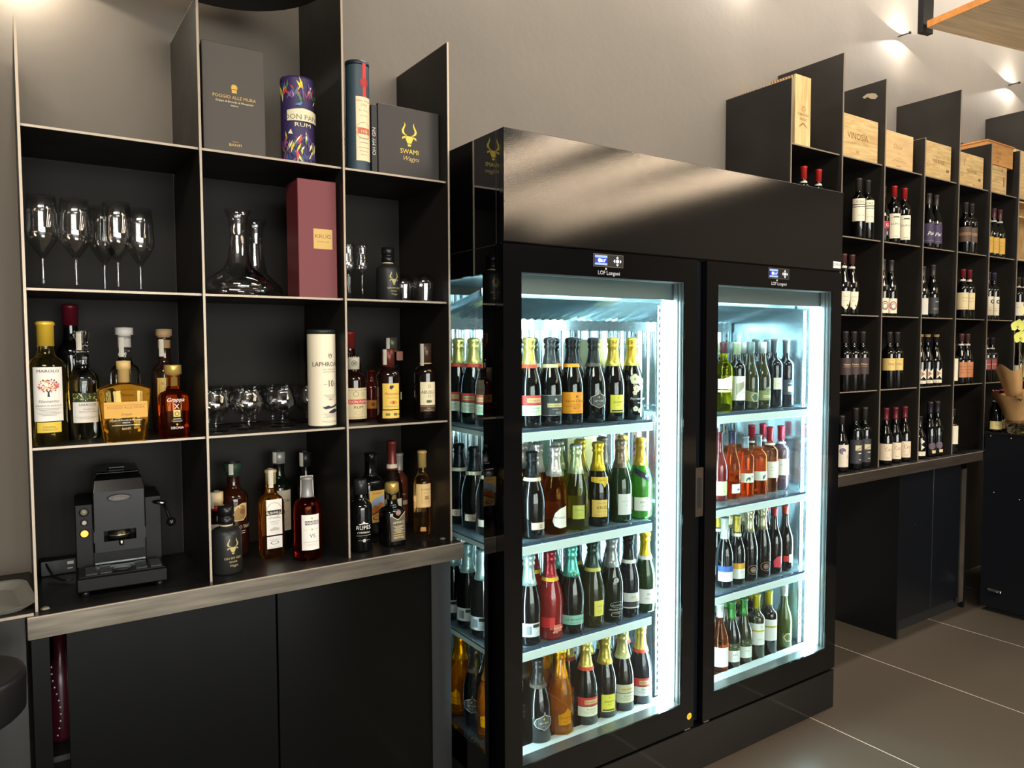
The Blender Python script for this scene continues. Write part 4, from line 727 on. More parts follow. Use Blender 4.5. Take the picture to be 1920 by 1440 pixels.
# ---- tray with something on it, far left
ty = empty('serving_tray', (-.085, 2.045, ZC + .0065), .1, 'rounded grey plastic serving tray on the far left counter', 'tray')
def rrect(w, d, r, zz, n=6):
    P = []
    for cx, cy, a0 in ((w - r, d - r, 0), (-w + r, d - r, 90), (-w + r, -d + r, 180), (w - r, -d + r, 270)):
        for i in range(n + 1): a = math.radians(a0 + 90 * i / n); P.append((cx + r * math.cos(a), cy + r * math.sin(a), zz))
    return P
L = [rrect(.085, .10, .03, .0), rrect(.105, .12, .04, .014), rrect(.108, .123, .042, .0165), rrect(.1, .115, .038, .0145), rrect(.078, .093, .028, .003)]
N = len(L[0]); M().add(sum(L, []), [(j * N + i, j * N + (i + 1) % N, (j + 1) * N + (i + 1) % N, (j + 1) * N + i) for j in range(4) for i in range(N)] + [tuple(range(N))[::-1], tuple(4 * N + i for i in range(N))], mat('tray_grey', (142, 140, 132), .42, bump=.1, bscale=200), False).build('tray_body', ty)
o = empty('napkin_dish', (-.118, 2.0, ZC + .0105), .3, 'small pale dish on the grey tray, cut off by the left edge', 'dish')
M().lathe([(.03, 0), (.045, .004), (.06, .014), (.0585, .015), (.04, .006), (.0003, .005)], mat('dish_grey', (170, 168, 160), .3), 32).build('dish_body', o)

# ================================================================= WINES IN THE FRIDGE
PALEGOLD = (206, 194, 110); BLK = (30, 32, 34)
CH = dict(kind='champ', r=.0415, h=.277, rn=.0135)
def ch(glass, foil, labels, desc, band=None, **k):
    cap = ('champ', foil, .34) + ((.66, .70, band) if band else ()); d = dict(CH, glass=glass, cap=cap, labels=labels, desc=desc); d.update(k); return d
def still(kind, glass, cap, labels, desc, **k):
    d = dict(kind=kind, r=.0335, h=.262, rn=.0128, glass=glass, cap=cap, labels=labels, desc=desc); d.update(k); return d
def piper(top, low, gold=(206, 190, 130)): return [(74, 38, 62, low, [('r', -37, 34, 37, 62, top), ('r', -14, 40, 34, 54, gold), ('t', 'PIPER-HEIDSIECK', 10, 44, 6.5, K_, 0, .9), ('t', 'Essentiel', 10, 20, 10, G_, .3), ('r', -37, 32, 37, 34, K_)] + blur_lines(15, 3, 50, G_, 3.5, .7, 6))]
def shield(v=28): return [('p', [(-18, v + 12), (-26, v + 24), (-18, v + 38), (6, v + 48), (10, v + 60), (14, v + 48), (34, v + 38), (40, v + 24), (34, v + 10), (8, v)], (186, 186, 180)), ('p', [(-16, v + 13), (-24, v + 24), (-16, v + 37), (7, v + 46), (10, v + 57), (13, v + 46), (32, v + 37), (38, v + 24), (32, v + 11), (8, v + 1.5)], (38, 40, 42)), ('t', 'KETTMEIR', 8, v + 21, 7, (206, 206, 200)), ('c', 8, v + 36, 3.5, GOLD), ('t', 'Brut', 8, v + 12, 5, (180, 176, 160))]
def jacq(): return [(48, 30, 58, (222, 216, 70), [('t', 'Jacquart', 2, 32, 10, K_, .3), ('t', 'BRUT', 3, 22, 5, G_), ('c', 3, 48, 2, G_), ('r', -20, 3, 22, 8, (60, 60, 40))], .14)]
def flower(u, v, s, c=(226, 224, 196)):
    o = []
    for i in range(5): a = i * 1.2566 + .3; o.append(('c', u + s * .55 * math.cos(a), v + s * .55 * math.sin(a), s * .5, c))
    return o + [('c', u, v, s * .28, (196, 170, 60)), ('o', u, v, s * .95, (150, 146, 110), .6)]
AMBG = glassy('amber_sparkling', (226, 150, 60)); PALEY = glassy('pale_sparkling', (226, 222, 150)); ROSEG = mat('rose_red_glass', (150, 34, 34), .06, coat=.3, trans=.35); BRG = mat('bright_green_glass', (56, 130, 34), .06, coat=.3, trans=.3)
GRG = mat('green_glass', (26, 54, 26), .05, coat=.3, trans=.25)
ORG = glassy('orange_wine', (248, 178, 120)); YLW = glassy('yellow_wine', (206, 206, 90)); RSW = glassy('rose_wine', (244, 184, 150)); OLG = mat('olive_glass', (50, 56, 34), .05, coat=.3, trans=.2)
LM = dict(sy=1)
F_ = [  # left compartment, four shelves from the top
 [ch(NAVYG, PALEGOLD, piper((206, 66, 60), (206, 224, 196)), 'gold-foiled sparkling bottle with a red over pale green label', (204, 70, 50)),
  ch(NAVYG, (70, 74, 76), [(72, 34, 64, (60, 64, 64), [('r', -36, 63, 36, 64, (170, 170, 160)), ('r', -36, 0, 36, 1, (170, 170, 160)), ('c', 12, 50, 4, (190, 190, 170)), ('r', -16, 26, 36, 38, (206, 190, 130)), ('t', 'PIPER-HEIDSIECK', 10, 29, 6.5, K_), ('t', 'VINTAGE', 10, 18, 5, (206, 206, 200)), ('t', '2012', 20, 5, 10, (206, 206, 200))])], 'grey-foiled sparkling bottle with a charcoal label dated 2012', (206, 196, 150)),
  ch(NAVYG, BLK, [(76, 36, 68, (232, 150, 30), [('t', 'Veuve Clicquot', 12, 36, 12, K_), ('t', 'PONSARDIN', 8, 26, 6, (120, 70, 10)), ('t', 'BRUT', 10, 14, 8, K_), ('r', -30, 22, 30, 23, (120, 70, 10)), ('c', 12, 54, 4, (140, 80, 10)), ('r', -34, 6, 34, 6.8, (120, 70, 10))])], 'black-foiled sparkling bottle with a bright orange label', (232, 150, 30)),
  ch(NAVYG, (44, 46, 48), [(80, 20, 100, None, shield())], 'charcoal-foiled sparkling bottle with a dark shield label, top shelf', (90, 80, 66), r=.0425),
  ch(NAVYG, (190, 164, 70), jacq(), 'gold-foiled sparkling bottle with a small yellow label, top shelf'),
  ch(NAVYG, (196, 166, 60), [(80, 10, 150, None, flower(-2, 128, 17) + flower(20, 120, 13) + flower(4, 96, 12) + flower(-2, 82, 8) + flower(22, 100, 10) + flower(0, 28, 9) + flower(16, 22, 8) + [('t', 'Perrier-Jouët', 14, 58, 12, (206, 216, 216), .2), ('t', 'BELLE', 14, 46, 6, (206, 216, 216))], .1)], 'dark sparkling bottle painted with white flowers')],
 [ch(NAVYG, BLK, [(60, 30, 46, None, [('r', -12, 0, 34, 22, (214, 196, 176)), ('r', -14, 0, -13, 26, (180, 180, 170)), ('t', 'Q', 18, 6, 14, K_)])], 'black-foiled dark sparkling bottle with a low label lettered Q', (206, 196, 170), r=.043, h=.268),
  ch(AMBG, (206, 196, 190), [(66, 20, 70, None, [('p', [(-18, 26), (-10, 50), (6, 64), (30, 70), (32, 4), (6, 2), (-12, 10)], (232, 226, 214)), ('t', 'Mirabella', 6, 32, 11, G_, .35)])], 'amber sparkling bottle with a rounded white label'),
  ch(PALEY, (200, 206, 190), [(40, 40, 44, (216, 212, 130), [('t', 'CRISTAL', 2, 26, 7, (130, 120, 60)), ('o', 2, 14, 6, (150, 140, 70), 1)])], 'pale sparkling bottle wrapped in clear cellophane tied at its neck', wrapf=(236, 240, 214)),
  ch(NAVYG, (214, 180, 50), [(54, 34, 56, (222, 186, 92), [('t', 'KRUG', 8, 26, 14, K_), ('t', 'CHAMPAGNE', 6, 44, 5, G_), ('t', 'GRANDE CUVÉE', 6, 16, 4.5, G_), ('r', -24, 6, 26, 7, G_)]), (60, 132, 34, None, [('p', [(-30, 34), (-30, 18), (-10, 14), (6, 12), (16, -2), (24, 12), (30, 16), (30, 34)], (214, 180, 50)), ('t', 'KRUG', 8, 20, 8, (120, 80, 20))])], 'gold-draped sparkling bottle with a gold label'),
  ch(GRG, (120, 106, 92), [(48, 28, 70, (214, 218, 210), [('t', 'FRANCIACORTA', 4, 44, 4.5, G_), ('t', 'Brut', 6, 30, 5, G_)], .2)], 'green sparkling bottle with a plain upright white label'),
  ch(BRG, (176, 140, 50), [(58, 30, 46, (226, 228, 214), [('t', 'MOËT', 2, 26, 9, K_), ('t', 'ICE', 2, 14, 6, G_)]), (60, 110, 60, None, [('p', [(-30, 50), (30, 16), (30, 36), (-30, 70)], (30, 32, 50)), ('c', 14, 40, 6, (120, 160, 220))])], 'bright green sparkling bottle with a dark sash, second shelf')],
 [ch(NAVYG, (180, 206, 200), [(62, 30, 42, (200, 208, 208), [('r', -16, 8, 2, 34, (120, 126, 128)), ('r', 6, 28, 30, 38, (40, 42, 44)), ('t', '47', 20, 14, 14, (236, 240, 240), .3)])], 'silver-green foiled sparkling bottle with a silver label', r=.039),
  ch(ROSEG, (140, 40, 46), [(70, 20, 60, None, [('r', -35, 22, 8, 54, (190, 40, 40)), ('r', 4, 8, 34, 30, (206, 110, 90)), ('t', 'LA MONTINA', 16, 16, 8, (236, 214, 160)), ('t', 'ROSÉ', 10, 4, 7, (236, 214, 200))])], 'red glass sparkling bottle with a crimson foil and yellow collar', (222, 180, 50)),
  ch(NAVYG, (100, 190, 172), [(78, 34, 30, (130, 186, 168), [('t', 'LA MONTINA', 8, 12, 11, (36, 52, 50)), ('t', 'FRANCIACORTA', 8, 4, 4.5, (36, 52, 50))])], 'dark sparkling bottle with turquoise foil and label', r=.044, extra2='disc'),
  ch(mat('dark_olive_glass', (38, 42, 18), .05, coat=.3), (52, 70, 62), [(34, 42, 50, (222, 214, 96), [('t', 'FERRARI', 2, 30, 5.5, G_), ('o', 2, 14, 5, G_, .8)], .3)], 'dark olive sparkling bottle with a narrow yellow label', (190, 190, 90)),
  ch(GREENG, (150, 154, 154), [(70, 10, 140, None, [('o', 8, 52, 24, (176, 180, 180), 1.5, 10), ('t', 'GRANDE CUVÉE', 8, 34, 7.5, (190, 194, 194)), ('o', 8, 20, 22, (176, 180, 180), 2, 8), ('t', 'BELLAVISTA', 8, 48, 7, (190, 194, 194)), ('c', 4, 134, 10, (186, 188, 186)), ('o', 4, 134, 10, (60, 60, 60), 1.5), ('t', 'B', 4, 130, 11, (60, 60, 60))] + blur_lines(28, 3, 40, (150, 154, 154), 3, .8, 8))], 'silver-foiled dark sparkling bottle with printed silver ornament'),
  ch(mat('blue_black_glass', (16, 24, 34), .05, coat=.3), BLK, [(70, 34, 52, (206, 210, 204), [('r', -35, 4, 35, 22, (50, 52, 56)), ('c', 22, 28, 5, (230, 150, 40)), ('t', 'Alta', 6, 34, 12, (150, 150, 146), .3)])], 'black-foiled sparkling bottle with a white neck band', (216, 220, 214), r=.038),
  ch(GRG, (206, 176, 40), [(64, 34, 50, (228, 230, 226), [('t', 'M', 2, 28, 13, G_), ('t', 'Millesimato', 4, 16, 6, G_)])], 'yellow-foiled green sparkling bottle with a white label at the right', (206, 200, 216), r=.038)],
 [ch(NAVYG, (60, 60, 60), [(80, 20, 100, None, shield())], 'charcoal-foiled sparkling bottle with a dark shield label, bottom shelf', (80, 74, 64), r=.042, h=.265),
  ch(mat('amber_wrapped_glass', (236, 170, 40), .1, trans=.7, coat=.3), (226, 190, 40), [(62, 36, 56, None, [('p', [(-14, 4), (-16, 36), (6, 44), (16, 58), (28, 44), (30, 4)], (226, 196, 30)), ('t', 'Clicquot', 8, 24, 11, (120, 90, 10)), ('t', 'RICH', 8, 12, 6, (120, 90, 10))])], 'amber sparkling bottle in yellow cellophane', wrapf=(232, 200, 60), r=.041),
  ch(NAVYG, PALEGOLD, piper((196, 56, 54), (222, 224, 196)), 'red and cream labelled sparkling bottle, bottom shelf, left of the yellow label', (200, 70, 50)),
  ch(NAVYG, (190, 170, 80), jacq(), 'gold-foiled sparkling bottle with a small yellow label, bottom shelf'),
  ch(NAVYG, (180, 178, 120), piper((196, 196, 160), (206, 210, 176)), 'pale gold foiled sparkling bottle with a pale two-part label', (196, 200, 150)),
  ch(mat('blue_black_glass'), (190, 170, 90), piper((206, 60, 56), (226, 230, 226)), 'red and white labelled sparkling bottle, bottom shelf, at the right end', (214, 70, 50))]]
def sq(c, items=()): return list(items)
G_W = (222, 228, 214)
G2 = [
 [still('bord', YLW, ('cap', (80, 40, 44), .16), [(60, 60, 78, None, [('r', -30, 26, 30, 64, G_W), ('p', [(-10, 64), (30, 64), (30, 78)], G_W), ('t', 'Gavi', 12, 48, 7, G_), ('r', -30, 14, 30, 22, (196, 200, 130)), ('p', [(4, 26), (30, 26), (30, 12)], (196, 160, 130))])], 'clear bottle of yellow wine with a pale banded label'),
  still('bord', NAVYG, ('cap', (176, 186, 150), .18), [(60, 40, 92, G_W, [('p', [(-12, 20), (-12, 64), (20, 72), (20, 50)], (150, 146, 120)), ('r', -30, 0, -18, 92, (176, 176, 150)), ('t', 'VINI', 16, 82, 6, G_), ('t', 'Giovanni', 14, 28, 8, G_, .3)])], 'dark bottle with a tall white label crossed by a tan stroke'),
  still('burg', OLG, ('screw', (110, 130, 130), .17), [(60, 30, 50, None, [('p', [(-30, 4), (30, 2), (30, 36), (-4, 40), (-30, 48)], (120, 130, 80)), ('p', [(-6, 22), (6, 36), (20, 34), (26, 20), (18, 2), (4, 2)], (190, 180, 130)), ('p', [(-3, 21), (7, 33), (19, 31), (24, 20), (17, 5), (6, 5)], (70, 90, 80))])], 'olive burgundy bottle with a six-sided green emblem, top shelf'),
  still('burg', OLG, ('screw', (190, 196, 190), .17), [(60, 30, 60, None, [('r', -30, 4, 30, 42, (130, 140, 90)), ('c', 14, 44, 12, (110, 130, 90)), ('o', 14, 44, 12, (180, 176, 130), 1), ('r', -8, 14, 30, 24, (200, 196, 150)), ('t', 'Chardonnay', 11, 17, 7.5, K_)])], 'olive burgundy bottle with a round crest and a name strip'),
  still('bord', mat('blue_black_glass'), ('cap', (110, 120, 124), .2), [(34, 74, 46, (220, 222, 196), [('t', 'R', 0, 20, 8, G_)], .2)], 'slim dark bottle with a square cream label', h=.275),
  still('bord', mat('blue_black_glass'), ('cap', (120, 130, 134), .2), [(46, 50, 60, (60, 74, 90), [('r', -6, 12, 16, 34, (210, 196, 170)), ('t', 'ROSSO', 4, 44, 6, (206, 210, 214))], .1)], 'slim dark bottle with a small beige patch on a blue label', h=.272)],
 [still('burg', mat('dark_rose_glass', (110, 26, 30), .06, coat=.3, trans=.3), None, [(56, 22, 54, (196, 206, 160), [('t', 'VIGNA', 6, 30, 6, G_), ('t', 'W', 14, 12, 8, G_)])], 'dark rosé bottle with a pale green label at the left edge'),
  still('burg', ORG, ('cap', (34, 36, 60), .2), [(40, 22, 36, (226, 226, 218), [('p', [(0, 16), (10, 20), (14, 12), (4, 10)], (110, 120, 120))], .3)], 'orange wine bottle with a navy capsule and low white label'),
  still('short', ORG, ('cap', (120, 136, 140), .2), [(62, 56, 36, (216, 224, 206), [('p', [(-6, 4), (-4, 16), (6, 22), (14, 18), (10, 4), (6, 12), (0, 12), (-2, 4)], (70, 66, 60)), ('c', 22, 22, 6, (150, 170, 160))])], 'squat orange wine bottle with an animal label, left of its pair', r=.036, h=.235),
  still('short', ORG, ('cap', (110, 130, 134), .2), [(62, 56, 36, (216, 224, 206), [('p', [(6, 4), (8, 18), (18, 24), (26, 20), (20, 16), (14, 8)], (60, 76, 90))])], 'squat orange wine bottle with an animal label, right of its pair', r=.036, h=.235),
  still('bord', RSW, ('cap', (170, 40, 60), .22, .72, .75, (226, 226, 220)), [(62, 58, 66, (228, 232, 214), [('t', 'Rosato', 4, 40, 8, G_, .2), ('r', -10, 30, 18, 30.8, G_)])], 'rosé bottle with a crimson capsule and tall pale label', h=.262),
  still('bord', mat('violet_rose_glass', (90, 70, 84), .06, coat=.3, trans=.3), ('cap', (180, 40, 66), .22, .72, .75, (226, 226, 220)), [(62, 62, 66, (230, 232, 220), [('t', 'Chiaretto', 4, 40, 8, G_, .3)])], 'violet-grey rosé bottle with a crimson capsule at the right end', h=.262)],
 [still('burg', NAVYG, ('cap', (180, 190, 180), .3), [(62, 26, 58, (222, 226, 222), [('r', -31, 36, 31, 58, (60, 92, 160))])], 'dark burgundy bottle with a blue and white label'),
  still('burg', NAVYG, ('cap', (190, 166, 60), .24, .70, .745, (222, 226, 200)), [(62, 24, 60, (222, 226, 222), [('r', -31, 38, 31, 60, (206, 160, 50)), ('t', 'Zu', 14, 24, 9, G_)])], 'dark burgundy bottle with an orange-yellow and white label'),
  still('champ', NAVYG, ('champ', (190, 184, 150), .32), [(60, 22, 50, None, [('o', 10, 24, 22, (206, 170, 140), 1, 18), ('c', 10, 24, 12, (110, 84, 76)), ('t', 'Oro', 10, 20, 8, (206, 180, 150))])], 'gold-foiled dark bottle with an oval copper label, left of its pair', h=.276, r=.0345),
  still('champ', NAVYG, ('champ', (190, 184, 150), .32), [(60, 22, 50, None, [('o', 10, 24, 22, (206, 170, 140), 1, 18), ('c', 10, 24, 12, (110, 84, 76)), ('t', 'Oro', 10, 20, 8, (206, 180, 150))])], 'gold-foiled dark bottle with an oval copper label, right of its pair', h=.276, r=.0345),
  still('burg', NAVYG, ('cap', (180, 50, 56), .14), [(50, 26, 50, None, [('p', [(-6, 4), (-8, 30), (6, 46), (24, 48), (24, 2)], (206, 60, 80))])], 'string-tied dark bottle with a pink-red label, left of the white edge', h=.268, corked=1),
  still('burg', NAVYG, ('cap', (200, 70, 50), .14), [(50, 36, 34, None, [('r', -14, 4, 24, 28, (206, 60, 54)), ('r', 8, 0, 25, 34, (236, 236, 236))])], 'string-tied dark bottle with a red and white label at the right end', h=.268, corked=1)],
 [still('burg', RSW, ('cap', (200, 200, 196), .2), [(60, 26, 74, (226, 230, 226), [('o', 14, 50, 8, (200, 204, 196), 1)])], 'pale rosé bottle with a white label on the bottom shelf'),
  still('burg', NAVYG, ('cap', (60, 130, 60), .26), [(62, 28, 72, (216, 222, 214), leaf_print(62, 44, 72, 40, ((120, 126, 80), (170, 160, 90), (206, 200, 160), (60, 62, 46))) + [('t', 'ASUL', 8, 26, 8, G_), ('t', 'Bianco', 8, 12, 5, G_)])], 'green-capped dark bottle with a leaf-topped white label, left of its pair', h=.255),
  still('burg', OLG, ('cap', (60, 130, 60), .26), [(62, 28, 72, (216, 222, 214), leaf_print(62, 44, 72, 40, ((120, 126, 80), (170, 160, 90), (206, 200, 160), (60, 62, 46))) + [('t', 'ASUL', 8, 26, 8, G_)])], 'green-capped olive bottle with a leaf-topped white label, right of its pair', h=.255),
  still('bord', OLG, ('cap', (206, 190, 40), .22), [(62, 60, 86, (222, 226, 220), [('r', -31, 52, 31, 60, (206, 196, 50)), ('r', -31, 56, 31, 57.5, K_), ('t', 'S', 14, 68, 12, K_), ('t', 'Note', 8, 20, 8, G_)])], 'yellow-capped bottle with a yellow-striped white label, left of its pair', h=.255),
  still('bord', NAVYG, ('cap', (206, 190, 40), .22), [(62, 60, 86, (222, 226, 220), [('r', -31, 52, 31, 60, (206, 196, 50)), ('r', -31, 56, 31, 57.5, K_)])], 'yellow-capped bottle with a yellow-striped white label, right of its pair', h=.255),
  still('burg', mat('olive_green_glass', (70, 90, 34), .05, coat=.3, trans=.3), ('screw', (190, 196, 190), .17), [(60, 30, 50, None, [('p', [(-12, 22), (0, 38), (18, 38), (28, 20), (18, 4), (0, 4)], (206, 190, 110)), ('p', [(-8, 21), (1, 34), (17, 34), (24, 20), (17, 8), (2, 8)], (70, 90, 60))])], 'green burgundy bottle with a six-sided gold emblem, bottom shelf', h=.26)]]
XS = [([1.3235, 1.404, 1.49, 1.583, 1.668, 1.753], 1.865, 1.232), ([1.327, 1.4157, 1.502, 1.5946, 1.6948, 1.7870], 1.855, .890), ([1.300, 1.3817, 1.4669, 1.5560, 1.6385, 1.7155, 1.792], 1.835, .567), ([1.3442, 1.4317, 1.5386, 1.6218, 1.7011, 1.7874], 1.848, .238)]
XS2 = [([2.232, 2.307, 2.388, 2.460, 2.536, 2.612], 1.872, 1.232), ([2.232, 2.307, 2.385, 2.466, 2.54, 2.612], 1.89, .890), ([2.222, 2.292, 2.366, 2.446, 2.520, 2.592], 1.85, .567), ([2.210, 2.280, 2.350, 2.428, 2.506, 2.604], 1.858, .238)]
def cello(root, col):
    m = M(); n = 20; rr_ = random.Random(2); lv = [(.0435, 0), (.044, .08), (.043, .14), (.034, .2), (.024, .245), (.022, .262), (.013, .275), (.018, .285)]
    vs = [(r * (1 + rr_.uniform(-.05, .05)) * math.cos(6.2832 * i / n), r * (1 + rr_.uniform(-.05, .05)) * math.sin(6.2832 * i / n), z_) for r, z_ in lv for i in range(n)]
    m.add(vs, [(j * n + i, j * n + (i + 1) % n, (j + 1) * n + (i + 1) % n, (j + 1) * n + i) for j in range(len(lv) - 1) for i in range(n)], pane_mat2(col), False); m.build('cellophane_wrap', root)
def pane_mat2(c):
    k = 'cellophane_%02x%02x%02x' % c
    if k in MATS: return MATS[k]
    m = pane_mat(k, lin(c)); MATS[k] = m; return m
def place(sh, XX, side, comp):
    for k, (row, (xs, y, zz)) in enumerate(zip(sh, XX)):
        for i, (sp, x) in enumerate(zip(row, xs)):
            sp = dict(sp); desc = sp.pop('desc'); wr = sp.pop('wrapf', None); co_ = sp.pop('corked', None); e2 = sp.pop('extra2', None)
            hmax = .292
            rt_ = -.7 * math.atan2(x, y); b = bottle(name='sparkling_bottle' if sp['cap'] and sp['cap'][0] == 'champ' else 'wine_bottle', loc=(x, y, zz), rot=rt_ + R.uniform(-.05, .1), label=desc, cat='bottle', n=28, group='bottles in the %s door of the fridge, %s shelf' % (side, ('top', 'second', 'third', 'bottom')[k]), **sp)
            if wr: cello(b, wr)
            if co_:
                M().lathe([(.0135, .262), (.0155, .270), (.0155, .282), (.011, .290), (.0002, .291)], mat('mushroom_cork', (30, 28, 28), .4), 16).build('cork', b)
                M().tube([(.013, 0, .262), (.016, 0, .28), (0, -.004, .2925), (-.016, 0, .28), (-.013, 0, .262)], .0009, mat('string_white', (220, 220, 214), .6), 5).build('string', b)
            if e2: M().lathe([(.0001, .0), (.011, 0), (.011, .0015), (.0001, .0016)], foil_mat((100, 150, 136)), 18).move(lambda p: Vector((.006 + p.x, -.0265 - p.z * 1, .187 + p.y))).build('foil_disc', b)
            depth = 3 if (side == 'left' and i < 2) else 2
            if side == 'left' and k == 2 and i == 6: depth = 1
            for q in range(1, depth):
                yy = y + q * max(.086, 2.15 * sp['r']) + .004
                c = copy_tree(b); c.location = (x + R.uniform(-.002, .002), yy, zz); c.rotation_euler.z = rt_ + R.uniform(-.3, .3)
                ln = desc.split(',')[0]; wds = ln.split()[:9]
                c['label'] = ('first' if q == 1 else 'second') + ' bottle behind the ' + ' '.join(wds[:8]) + (', left pair' if 'left of its pair' in desc else ', right pair' if 'right of its pair' in desc else ', ' + comp[k])
place(F_, XS, 'left', ['top shelf', 'second shelf', 'third shelf', 'bottom shelf'])
place(G2, XS2, 'right', ['top', 'second shelf', 'third shelf', 'bottom'])
for k, (row, zz) in enumerate(zip(F_, (1.232, .890, .567, .238))):
    for q in range(4):
        src = dict(row[0 if q % 2 == 0 or k != 3 else 1]); src.pop('desc'); wr = src.pop('wrapf', None)
        b = bottle(name='sparkling_bottle', loc=((1.238, 1.238, 1.212, 1.238)[k] - .003 * (q % 2), 1.868 + q * .0935, zz), rot=-1.1 + R.uniform(-.3, .2), cat='bottle', n=28, group='bottles behind the side glass of the fridge',
                   label='sparkling bottle behind the fridge side glass, %s shelf, %s from the front' % (('top', 'second', 'third', 'bottom')[k], ('first', 'second', 'third', 'fourth')[q]), **src)
        if wr: cello(b, wr)
# cream cartons standing behind the bottles
CC = mat('cream_carton', (226, 222, 178), .5)
for nm, x0, x1, y0, zz, hh, lb, it in [('a', 1.695, 1.775, 2.003, 1.232, .272, 'cream champagne carton behind the flowered bottle', [('r', 10, 10, 30, 200, (214, 206, 150))]), ('b', 1.63, 1.70, 2.06, .89, .262, 'greyish cream carton behind the plain white label bottle', [('t', 'H', 0, 100, 22, K_), ('t', 'MOËT', 0, 180, 8, G_)]), ('c', 1.705, 1.775, 2.06, .89, .262, 'white and gold carton behind the bright green bottle', [('r', -32, 5, 4, 255, (206, 186, 120)), ('t', 'H', 12, 90, 20, (80, 120, 190))])]:
    o = empty('champagne_carton', ((x0 + x1) / 2, y0, zz), 0, lb, 'box'); W = x1 - x0
    M().box(-W / 2, W / 2, 0, .08, 0, hh, CC, .0012).build('carton_body', o); q = M(); printed(q, it, plane_map(0, 0, 0)); q.build('print', o)
    M().box(-W / 2 + .002, W / 2 - .002, .002, .078, hh, hh + .001, mat('carton_lid', (214, 210, 170), .5)).build('lid_flap', o)

# ================================================================= WINES ON THE RIGHT-HAND SHELVING
def rwine(tier, xs, y, sp, labels, first_stack=None):
    zt = {'two': Z1 + .0025, 'three': 1.6205, 'four': Z4, 'counter': ZC, 'bar': 1.0}[tier]; sp = dict(sp); sp.setdefault('n', 20)
    b = bottle(loc=(xs[0], y, zt), label=labels[0], cat='bottle', group='red wines on the right-hand shelving', rot=-.88 * math.atan2(xs[0], y), **sp)
    for x, lb in zip(xs[1:], labels[1:]):
        c = copy_tree(b); c.location = ((x, y, zt) if not isinstance(x, tuple) else (x[0], x[1], zt)); c['label'] = lb
def W(kind, cap, labels, h=.28, r=.0335, **k): return dict(kind=kind, glass=NAVYG, cap=cap, labels=labels, h=h, r=r, rn=.0125, **k)
DKC = (62, 56, 52); LC = (232, 220, 190)
rwine('two', [2.878, 2.985, (2.80, 2.09)], 1.99, W('bord', ('cap', (186, 44, 40), .2, .74, .77, (216, 206, 190)), [(60, 70, 90, LC, [])]), ['red-capped bottle, left of the two peeping over the fridge top', 'red-capped bottle, right of the two peeping over the fridge top', 'red-capped bottle half hidden behind the end panel above the fridge'])
ic = [(60, 78, 104, LC, [('r', -30, 74, 30, 78, K_), ('r', -30, 64, 30, 67, K_), ('t', 'ICALE', 6, 84, 14, K_), ('t', 'La Doga', 10, 24, 9, G_, .3)])]
rwine('two', [3.300, 3.374, (3.20, 2.06)], 1.99, W('bord', ('cap', DKC, .22), ic), ['white label with black stripes, left bottle of its pair, top tier beside the fridge', 'white label with black stripes, right bottle of its pair, top tier beside the fridge', 'striped white label bottle in shadow right against the fridge, top tier'])
rwine('two', [3.606, 3.700], 1.99, W('bord', ('cap', (168, 40, 38), .2), [(64, 22, 120, LC, [('t', 'ILLIRICO', 10, 66, 13, K_), ('r', -4, 102, 24, 106, K_), ('r', -12, 98, 30, 100, G_), ('r', -4, 10, 20, 12, G_)])]), ['red-capped bottle with a tall cream label, left of its pair', 'red-capped bottle with a tall cream label, right of its pair'])
rwine('two', [3.525], 2.0, W('burg', ('cap', DKC, .2), [(60, 30, 70, (60, 30, 40), [('r', -30, 36, 30, 70, (170, 40, 60)), ('t', 'G', 20, 44, 20, WH), ('t', 'g', 20, 10, 20, WH)])], h=.27), ['pink and black labelled bottle half hidden left of the red-capped pair'])
rwine('two', [3.935, 4.010], 1.99, W('burg', ('cap', DKC, .2), [(70, 24, 100, (58, 48, 76), [('t', 'Pai', 8, 40, 26, WH, .35), ('r', -30, 12, 30, 13, (170, 160, 150))])], h=.28), ['bottle with a violet label, left of its pair', 'bottle with a violet label, right of its pair'])
rwine('two', [4.325, 4.392], 1.99, W('bord', ('cap', DKC, .2), [(70, 60, 80, (86, 66, 52), [('r', -34, 34, 34, 50, (150, 110, 70)), ('t', 'ARTE', 6, 36, 12, (70, 50, 40))])], h=.275), ['brown-labelled bottle, left of its pair on the top tier', 'brown-labelled bottle, right of its pair on the top tier'])
rwine('two', [4.654, 4.728, 4.584], 1.99, W('burg', ('cap', (86, 50, 54), .2, .72, .75, (216, 206, 190)), [(68, 18, 90, (206, 160, 60), [('t', 'Barolo', 6, 60, 12, (150, 110, 40), .3)] + blur_lines(50, 5, 40, (160, 116, 40), 7, 1.4))], h=.275), ['gold-labelled bottle in the middle of three on the top tier', 'gold-labelled bottle at the right of three on the top tier', 'gold-labelled bottle half hidden by the divider on the top tier'])
rwine('three', [3.190, 3.256], 1.99, W('burg', ('cap', (90, 56, 54), .16, .765, .80, (216, 206, 190)), [(60, 18, 92, None, [('p', [(-30, 88), (30, 88), (28, 50), (12, 10), (4, 4), (-14, 24), (-28, 56)], LC), ('t', 'Contà', 4, 62, 9, G_, .3), ('t', 'Rosso', 4, 44, 7, G_, .3), ('c', 12, 24, 4, (120, 60, 40))], .15)], h=.28), ['pointed shield label bottle next to the fridge, left of its pair', 'pointed shield label bottle, right of its pair'])
rwine('three', [3.592, 3.518], 1.99, W('burg', ('cap', DKC, .22), [(66, 14, 72, LC, [('o', 12, 36, 18, (170, 30, 50), 4, 22), ('o', 12, 34, 12, (90, 90, 100), 3, 14)])], h=.275), ['single bottle with a red swirl on its cream label', 'bottle with a red swirl label half hidden by the divider'])
